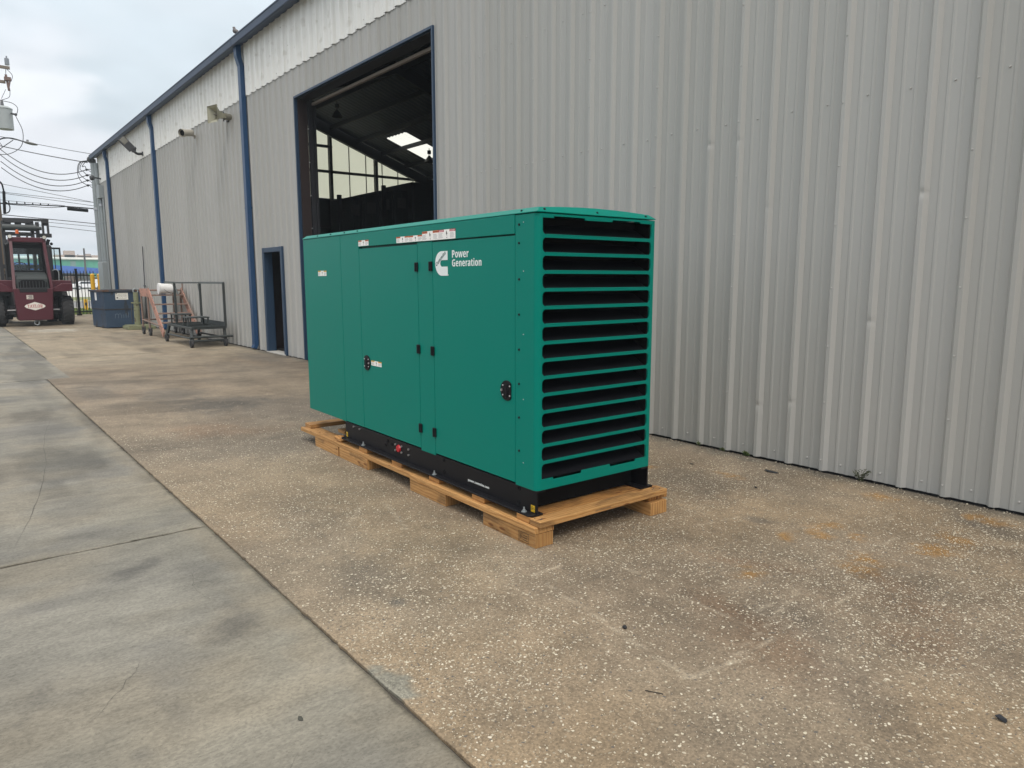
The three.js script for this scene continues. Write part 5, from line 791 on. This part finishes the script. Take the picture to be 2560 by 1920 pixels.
  const wire = (name, label, cat, pts, r = 0.014, grp) => solo(name, tube(pts, r, 48, 6), M.dark, label, cat, grp, pts[0]);
  const sag = (a, b, s) => Array.from({ length: 9 }, (_, i) => { const t = i / 8; return [lerp(a[0], b[0], t), lerp(a[1], b[1], t) - 4 * s * t * (1 - t), lerp(a[2], b[2], t)]; });
  const G1 = 'overhead wires from the pole to the warehouse corner';
  wire('overhead_wire', 'thin straight wire from pole to the gutter end', 'wire', sag([PX, 7.66, 2.95], [-34.55, 6.7, 0.2], 0.03), 0.011, G1);
  wire('overhead_wire', 'taut wire just below the thin one ending at the drip loops', 'wire', sag([PX, 7.27, 3.0], [-34.85, 6.38, 0.3], 0.03), 0.017, G1);
  [["highest", 7.15, 6.09, 0.53], ["second highest", 6.9, 5.87, 0.55], ["third highest", 6.62, 5.66, 0.55], ["lowest", 6.36, 5.46, 0.53]].forEach(([w, y0, y1, s]) => wire('overhead_wire', `${w} of the four sagging service wires ending at the wire rack`, 'wire', sag([PX, y0, 3.02], [-34.88, y1, 0.36], s), 0.017, G1));
  const st = (y0, y1, z1 = -40) => { const f = (z) => y0 + (y1 - y0) * (3.2 - z) / (3.2 + 0.58); return Array.from({ length: 10 }, (_, i) => { const z = 9 - i * 5.4; return [PX, f(z) + 0.0012 * (z + 18) * (z + 18) * 0 , z]; }); };
  const G2 = 'street wires behind the forklift';
  wire('street_wire', 'highest street wire, above the black cable bundle, by the warehouse corner', 'wire', st(5.70, 5.08), 0.011, G2);
  wire('street_wire', 'second highest street wire above the black cable bundle', 'wire', st(5.34, 5.10), 0.011, G2);
  wire('street_wire', 'street wire running closest above the black cable bundle', 'wire', st(5.30, 4.94), 0.011, G2);
  wire('street_wire', 'thicker street wire passing behind the top of the forklift mast', 'wire', st(4.38, 4.14), 0.017, G2);
  wire('street_wire', 'thin street wire next below the forklift mast top', 'wire', st(4.24, 4.00), 0.011, G2);
  wire('street_wire', 'lowest street wire crossing right of the forklift mast', 'wire', st(4.12, 3.78), 0.012, G2);
  const C = thing('cable_bundle', 'thick black cable bundle with splice case hung along the street', 'cable', [PX, 4.86, 3.2]);
  part('messenger', tube([[PX, 4.98, 9], [PX, 4.86, 3.2], [PX, 4.87, 0.82], [PX, 4.83, -0.58], [PX, 4.8, -8], [PX, 4.9, -40]], 0.026, 90), M.blackMatt, C);
  part('slack_cable', tube([[PX, 4.84, 3.2], [PX + 0.02, 4.80, 2.2], [PX + 0.02, 4.78, 1.4], [PX, 4.85, 0.8]], 0.014, 30), M.blackMatt, C);
  part('splice_case', [bar([PX + 0.03, 4.77, 0.72], [PX + 0.03, 4.73, -0.10], 0.075, 14), bx(PX - 0.02, PX + 0.08, 4.78, 4.86, 0.2, 0.25)], M.blackMatt, C);
  part('upper_strand', tube([[PX, 5.0, 3.2], [PX, 4.96, 2.4], [PX, 4.94, 1.4], [PX, 4.9, 0.8]], 0.008, 20), M.blackMatt, C);
  for (let i = 0; i < 6; i++) part('spacer', bx(PX - 0.03, PX + 0.03, 4.86, 4.985 - i * 0.01, 2.86 - i * 0.29, 2.90 - i * 0.29), M.blackMatt, C);
}

// ------------------------------------------------------------------ fence, bollards, verge
{
  const Fc = thing('fence', 'black steel picket fence closing the yard behind the forklift', 'fence', [-37.2, 0, 0]);
  const pk = merge(new THREE.BoxGeometry(0.025, 1.86, 0.025).translate(0, 0.98, 0), new THREE.ConeGeometry(0.02, 0.09, 4).translate(0, 1.955, 0));
  for (let z = 0.1; z < 13; z += 0.125) { const m = new THREE.Mesh(pk, M.blackMatt); m.name = 'picket'; m.position.set(0, 0, z); m.castShadow = m.receiveShadow = true; Fc.add(m); }
  for (const y of [0.14, 1.76]) part('rail', bx(-37.235, -37.17, y, y + 0.05, 0, 13), M.blackMatt, Fc);
  for (let z = 0.77; z < 13; z += 2.44) { const p = part('post', [bx(-37.25, -37.16, 0, 2.02, z - 0.04, z + 0.04), bx(-37.26, -37.15, 2.02, 2.07, z - 0.05, z + 0.05)], M.blackMatt, Fc); part('foot', bx(-37.3, -37.1, 0, 0.08, z - 0.09, z + 0.09), M.blackMatt, p); }
  const mk = (z, l) => { const b = thing('bollard', l, 'bollard', [-36, 0, z], 0, 'yellow bollards at the warehouse corner'); part('post', new THREE.CylinderGeometry(0.085, 0.085, 1.8, 20).translate(-36, 0.9, z), M.yellow, b); part('cap', new THREE.SphereGeometry(0.085, 20, 8, 0, 6.29, 0, 1.571).scale(1, 0.5, 1).translate(-36, 1.8, z), M.yellow, b); };
  mk(0.32, 'yellow steel bollard by the warehouse corner, nearer to the forklift'); mk(0.05, 'yellow steel bollard by the warehouse corner, nearer to the grey conduits');
  const mp = thing('marker_post', 'short yellow marker post in the grass beyond the picket fence', 'marker post', [-45, -0.06, -0.58]);
  part('post', bx(-45.03, -44.97, -0.06, 0.54, -0.67, -0.49, 0.01), M.yellow, mp); part('plate', bx(-44.969, -44.965, 0.2, 0.36, -0.63, -0.53), M.dark, mp);
  // verge grass, uncountable
  const r = mulberry(91), n = 5000, im = new THREE.InstancedMesh(new THREE.ConeGeometry(0.02, 1, 3).translate(0, 0.5, 0), std([0.085, 0.13, 0.03], 0.9), n), m = new THREE.Matrix4(), q = new THREE.Quaternion(), c = new THREE.Color();
  for (let i = 0; i < n; i++) { q.setFromEuler(new THREE.Euler((r() - 0.5) * 0.8, r() * 6, (r() - 0.5) * 0.8)); m.compose(V(-38.4 - r() * 8, -0.07, 9 - r() * 16), q, V(1.6, 0.07 + 0.12 * r(), 1.6)); im.setMatrixAt(i, m); c.setRGB(0.7 + r() * 0.9, 0.8 + r() * 0.5, 0.7 + r() * 0.5); im.setColorAt(i, c); }
  im.name = 'grass'; tag(im, 'green grass on the verge beyond the black picket fence', 'grass', null, 'stuff'); im.castShadow = im.receiveShadow = true; scene.add(im);
}

// ------------------------------------------------------------------ far side of the street
{
  const car = (label, x, z, len, van, color) => { // side view along z, nose towards -z
    const C = thing('parked_car', label, 'car', [x, -0.05, z], 0, 'white vehicles parked across the street'), L = len / 2, y = -0.05;
    const body = van ? [[-L, 0.35], [-L, 1.0], [-L * 0.55, 1.12], [-L * 0.3, 1.72], [L * 0.96, 1.75], [L, 1.5], [L, 0.35]] : [[-L, 0.35], [-L, 0.82], [-L * 0.5, 0.95], [-L * 0.22, 1.42], [L * 0.45, 1.45], [L * 0.72, 1.02], [L, 0.95], [L, 0.35]];
    part('body', extX(shp(body.map(([a, b]) => [z + a, y + b])), x - 0.88, x + 0.88, 0.06), std(color, 0.25), C);
    const win = van ? [[-L * 0.50, 1.15], [-L * 0.3, 1.6], [L * 0.2, 1.63], [L * 0.2, 1.15]] : [[-L * 0.44, 0.97], [-L * 0.2, 1.36], [L * 0.42, 1.38], [L * 0.62, 1.0]];
    part('window', extX(shp(win.map(([a, b]) => [z + a, y + b])), x + 0.86, x + 0.885), std([0.03, 0.035, 0.04], 0.1), C);
    for (const a of [-L * 0.62, L * 0.62]) for (const s of [-1, 1]) { const w = part('wheel', new THREE.CylinderGeometry(0.34, 0.34, 0.24, 20).rotateZ(Math.PI / 2).translate(x + s * 0.8, y + 0.34, z + a), M.rubber, C); part('rim', new THREE.CylinderGeometry(0.19, 0.19, 0.26, 14).rotateZ(Math.PI / 2).translate(x + s * 0.8, y + 0.34, z + a), M.steel, w); }
    part('headlight', bx(x + 0.4, x + 0.8, y + 0.7, y + 0.82, z - L - 0.01, z - L + 0.05, 0.02), M.white, C);
  };
  car('white sedan parked across the street, seen through the picket fence', -140, -14.2, 4.8, false, [0.75, 0.76, 0.77]);
  car('white van parked beyond the white sedan, partly behind the yellow bollards', -147, -18.6, 5.2, true, [0.72, 0.73, 0.74]);
  car('white car parked across the street, mostly behind the forklift', -141, -8.2, 4.7, false, [0.70, 0.71, 0.72]);
  // long green hall with white roof edge
  const B = thing('green_hall', 'long green metal hall with white roof edge across the street', 'building', [-185, -0.06, -20]);
  part('wall', bx(-200, -178, -0.06, 5.85, -70, 40), std([0.06, 0.36, 0.24], 0.6), B);
  part('roof_edge', extZ(shp([[-200.5, 5.85], [-177.6, 5.85], [-177.6, 6.1], [-189, 6.75], [-200.5, 6.1]]), -70.5, 40.5), std([0.68, 0.68, 0.63], 0.6), B);
  const rib = []; for (let z = -69; z < 40; z += 1.2) rib.push(bx(-178.0, -177.93, 0, 5.8, z, z + 0.12)); part('wall_ribs', merge(rib), std([0.055, 0.33, 0.22], 0.6), B);
  part('door', bx(-178.02, -177.9, 3.9, 5.5, -17.6, -16.6), std([0.17, 0.28, 0.26], 0.6), B);
  part('rooftop_unit', [bx(-186, -184, 6.4, 7.9, -18.4, -16.4), bx(-186, -184, 6.4, 7.0, -23.0, -14.5), bx(-186, -184.5, 6.4, 7.3, -21.5, -20.6)], std([0.34, 0.27, 0.23], 0.8), B);
  // blue-roofed shed in front of it
  const S = thing('blue_shed', 'low open shed with ribbed bright blue roof before the green hall', 'building', [-158, -0.06, -6]);
  part('roof', extX(shp([[18, 3.6], [-3, 4.9], [-18.6, 3.72], [-18.6, 2.85], [18, 2.75]]), -166, -155), std([0.025, 0.13, 0.50], 0.5), S);
  const rb = []; for (let z = -18; z < 18; z += 0.95) rb.push(bx(-155.0, -154.9, 2.8, 3.65, z, z + 0.3)); part('roof_ribs', merge(rb), std([0.02, 0.10, 0.42], 0.5), S);
  for (const z of [-18, -12, -6, 0, 6, 12, 17.5]) part('post', bx(-155.6, -155.3, -0.06, 2.8, z - 0.15, z + 0.15), std([0.3, 0.3, 0.3], 0.6), S);
  part('rear_wall', bx(-166, -165.8, -0.06, 2.9, -18, 18), std([0.12, 0.12, 0.12], 0.8), S);
  const fp = (label, x, z, h, arm) => { const P = thing('far_pole', label, 'pole', [x, -0.06, z]); part('pole', bar([x, -0.06, z], [x, h, z], [0.2, 0.14], 10), std([0.06, 0.055, 0.05], 0.9), P); part('crossarm', bx(x - 0.1, x + 0.1, h - arm, h - arm + 0.25, z - 1.1, z + 1.1), std([0.07, 0.06, 0.055], 0.9), P); for (const a of [-1, 1]) part('insulator', bx(x - 0.06, x + 0.06, h - arm + 0.25, h - arm + 0.55, z + a - 0.06, z + a + 0.06), std([0.2, 0.2, 0.2], 0.6), P); };
  fp('dark utility pole standing before the green hall', -150, -15.4, 7.2, 1.6);
  fp('second dark utility pole far off beyond the green hall, left of the first', -205, -15, 9.5, 1.2);
  // shrubs below the blue roof
  const leaf = (n, rx, ry, rz, seed, s) => { const r = mulberry(seed), P = [], N = []; for (let i = 0; i < n; i++) { const t = r() * 6.28, u = r() * 2 - 1, q = Math.pow(r(), 0.4), w = Math.sqrt(1 - u * u); let c = V(Math.cos(t) * w * q * rx, u * q * ry, Math.sin(t) * w * q * rz); const k = 0.75 + 0.5 * vnoise(c.x * 2 + seed, c.z * 2 + c.y * 2, seed); c.multiplyScalar(k); const a = V(r() - 0.5, r() - 0.5, r() - 0.5).normalize().multiplyScalar(s), b = V(r() - 0.5, r() - 0.5, r() - 0.5).normalize().multiplyScalar(s * 0.7); for (const v of [c, c.clone().add(a), c.clone().add(b)]) P.push(v.x, v.y, v.z); } const g = new THREE.BufferGeometry(); g.setAttribute('position', new THREE.Float32BufferAttribute(P, 3)); g.setAttribute('uv', new THREE.Float32BufferAttribute(new Float32Array(n * 6), 2)); g.computeVertexNormals(); return g; };
  const tree = (label, x, z, h, w, c, seed) => { const T = thing('shrub', label, 'shrub', [x, -0.06, z]); part('trunk', [bar([x, -0.06, z], [x + 0.1, h * 0.45, z], [0.12, 0.07], 8), bar([x + 0.08, h * 0.3, z], [x, h * 0.7, z + w * 0.25], [0.06, 0.03], 6), bar([x + 0.08, h * 0.3, z], [x, h * 0.72, z - w * 0.25], [0.06, 0.03], 6)], std([0.07, 0.05, 0.035], 0.9), T); part('crown', leaf(1500, w * 0.5, h * 0.36, w * 0.55, seed, 0.28).translate(x, h * 0.62, z), new THREE.MeshPhysicalMaterial({ color: lin(...c), roughness: 0.9, side: THREE.DoubleSide, transmission: 0.15, thickness: 0 }), T); };
  tree('dark green shrub below the blue roof, just right of the forklift', -152, -10.6, 2.5, 3.2, [0.05, 0.085, 0.03], 501);
  tree('rust brown shrub in the middle below the blue roof', -152.5, -13.4, 2.3, 2.6, [0.16, 0.09, 0.05], 502);
  tree('mixed olive shrub below the blue roof, left of the yellow bollards', -152, -16.2, 2.4, 3.0, [0.07, 0.07, 0.04], 503);
  tree('dark shrub behind the yellow bollards', -152.5, -19.2, 2.4, 3.2, [0.05, 0.07, 0.035], 504);
}

// ------------------------------------------------------------------ inside the warehouse
{
  const lampAt = (label, x, y, z, top) => { const L = thing('pendant_lamp', label, 'lamp', [x, y, z], 0, 'unlit bay lamps under the warehouse roof'); const s = 1.15; part('shade', new THREE.LatheGeometry([[0.05, 0.24], [0.07, 0.2], [0.11, 0.16], [0.2, 0.0], [0.21, -0.02]].map(([a, b]) => new THREE.Vector2(a * s, b * s)), 20).translate(x, y, z), std([0.03, 0.03, 0.03], 0.5, { side: THREE.DoubleSide }), L); part('ballast', [new THREE.CylinderGeometry(0.09, 0.09, 0.16, 14).translate(x, y + 0.44, z), bar([x - 0.05, y + 0.25, z], [x - 0.05, y + 0.38, z], 0.012), bar([x + 0.05, y + 0.25, z], [x + 0.05, y + 0.38, z], 0.012)], M.dark, L); part('cord', bar([x, y + 0.52, z], [x, top, z], 0.015), M.dark, L); };
  lampAt('dark bay lamp hanging before the bright skylight', -30.0, 7.12, -13.25, 7.75);
  lampAt('dark bay lamp hanging at the upper left inside the loading door', -30.3, 8.64, -8.75, 9.4);
  const stack = (label, z0, z1, x0, x1, tops, tone) => {
    const S = thing('machine_stack', label, 'machine enclosure', [(x0 + x1) / 2, 0.01, (z0 + z1) / 2], 0, 'dark machine enclosures stacked inside the loading door'); let y = 0.01;
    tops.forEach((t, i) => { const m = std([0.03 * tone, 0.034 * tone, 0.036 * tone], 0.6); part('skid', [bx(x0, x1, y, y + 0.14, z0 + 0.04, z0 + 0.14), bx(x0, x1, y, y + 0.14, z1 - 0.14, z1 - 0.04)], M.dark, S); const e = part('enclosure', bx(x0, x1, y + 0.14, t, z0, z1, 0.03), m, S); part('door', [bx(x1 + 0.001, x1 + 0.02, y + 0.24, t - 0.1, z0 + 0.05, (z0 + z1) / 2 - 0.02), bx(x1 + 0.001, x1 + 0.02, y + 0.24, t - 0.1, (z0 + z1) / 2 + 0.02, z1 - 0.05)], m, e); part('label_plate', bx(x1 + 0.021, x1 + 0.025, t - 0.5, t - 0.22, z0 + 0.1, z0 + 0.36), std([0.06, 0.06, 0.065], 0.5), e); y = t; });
  };
  stack('dark machine stack at the left end of the row inside the loading door', -3.57, -3.29, -19.4, -18.0, [1.9, 3.78], 1);
  stack('dark machine stack second from the left inside the loading door', -4.06, -3.60, -19.6, -18.0, [1.95, 3.86], 1.3);
  stack('dark machine stack third from the left inside the loading door', -4.48, -4.10, -19.6, -18.0, [2.0, 3.99], 0.9);
  stack('broad dark machine stack in the middle of the row inside the loading door', -5.0, -4.52, -19.8, -18.0, [2.0, 4.05], 1.1);
  stack('tallest dark machine stack, at the right end inside the loading door', -6.3, -5.12, -19.8, -18.0, [2.1, 4.30], 1);
  for (const [z, t, l] of [[-2.76, 3.75, 'thin dark pole left of the machine row inside the loading door'], [-4.06, 4.09, 'thin dark pole rising above the machine row inside the loading door']]) { const post = thing('stack_pole', l, 'pole', [-17.7, 0.01, z]); part('pole', bx(-17.75, -17.65, 0.01, t, z - 0.05, z + 0.05, 0.01), M.dark, post); part('foot', bx(-17.9, -17.5, 0.01, 0.04, z - 0.2, z + 0.2), M.dark, post); }
}

// ------------------------------------------------------------------ weeds and bits of litter on the concrete
{
  const plant = (label, x, z, h, n, seed, c) => {
    const T = thing('weed', label, 'weed', [x, -0.02, z]), r = mulberry(seed), stems = [], leaves = [];
    for (let i = 0; i < n; i++) {
      const a = r() * 6.28, l = h * (0.5 + 0.5 * r()), s = 0.75 * l * (0.3 + r()), tip = [x + Math.cos(a) * s, l, z + Math.abs(Math.sin(a)) * s * 0.7 + 0.01];
      stems.push(tube([[x + (r() - 0.5) * h * 0.6, -0.03, z], [x + Math.cos(a) * s * 0.4, l * 0.6, z + 0.01], tip], 0.0018, 6, 4));
      for (let k = 0; k < 7; k++) { const t = 0.3 + 0.7 * r(), q = [lerp(x, tip[0], t) + (r() - 0.5) * 0.03, l * t + (r() - 0.5) * 0.01, lerp(z, tip[2], t) + (r() - 0.5) * 0.02]; const g = new THREE.SphereGeometry(1, 5, 3).scale(0.007 + 0.008 * r(), 0.0015, 0.004 + 0.003 * r()).rotateZ((r() - 0.5) * 1.4).rotateY(r() * 6.28).translate(...q); leaves.push(g); }
    }
    part('stems', merge(stems), std([0.09, 0.10, 0.04], 0.9), T); part('leaves', merge(leaves), std(c, 0.85), T);
  };
  plant('grey green weed at the wall foot, right of the small bright tuft', -2.56, 0.05, 0.115, 13, 601, [0.075, 0.085, 0.05]);
  plant('small bright green tuft at the foot of the grey wall', -3.58, 0.05, 0.05, 18, 602, [0.10, 0.15, 0.035]);
  plant('thin weed at the wall foot just right of the generator', -4.1, 0.045, 0.05, 6, 603, [0.09, 0.12, 0.045]);
  plant('low weed at the wall foot left of the bright tuft', -3.83, 0.05, 0.035, 9, 604, [0.08, 0.10, 0.04]);
  const bit = (name, label, cat, x, z, w, d, h, seed, c) => { const r = mulberry(seed), P = []; for (let i = 0; i < 22; i++) { const a = r() * 6.28, q = Math.sqrt(r()); P.push(V(x + Math.cos(a) * q * w, 0.001 + h * r(), z + Math.sin(a) * q * d)); } const g = toCreasedNormals(new ConvexGeometry(P), 0.4); solo(name, grainUV(g, 0), std(c, 0.85), label, cat, null, [x, 0, z]); };
  bit('rubber_scrap', 'flat black rubber scrap lying on the concrete near the wall', 'scrap', -3.14, 0.37, 0.075, 0.03, 0.012, 701, [0.02, 0.02, 0.022]);
  bit('dark_pebble', 'small dark pebble right of the pallet corner', 'pebble', -2.96, 0.87, 0.016, 0.012, 0.014, 702, [0.03, 0.03, 0.03]);
  bit('black_stone', 'small black stone on the concrete before the pallet', 'stone', -2.07, 3.29, 0.015, 0.011, 0.013, 703, [0.018, 0.018, 0.02]);
  bit('tar_lump', 'ragged black tar lump in the lower right foreground', 'lump', -0.76, 2.74, 0.026, 0.018, 0.016, 704, [0.02, 0.022, 0.028]);
  bit('dark_chip', 'flat dark chip on the concrete left of the rubber scrap', 'chip', -3.71, 0.67, 0.03, 0.014, 0.006, 705, [0.03, 0.028, 0.025]);
  bit('dry_leaf', 'small dark leaf on the smooth lane by the joint', 'leaf', -2.34, 4.71, 0.02, 0.011, 0.006, 706, [0.05, 0.05, 0.04]);
  solo('twig', bar([-1.68, 0.004, 3.60], [-1.62, 0.004, 3.565], 0.0020, 6), std([0.035, 0.03, 0.025], 0.9), 'thin dark twig on the concrete in the lower foreground', 'twig', null, [-1.66, 0.006, 3.58]);
}
renderer.render(scene, camera);
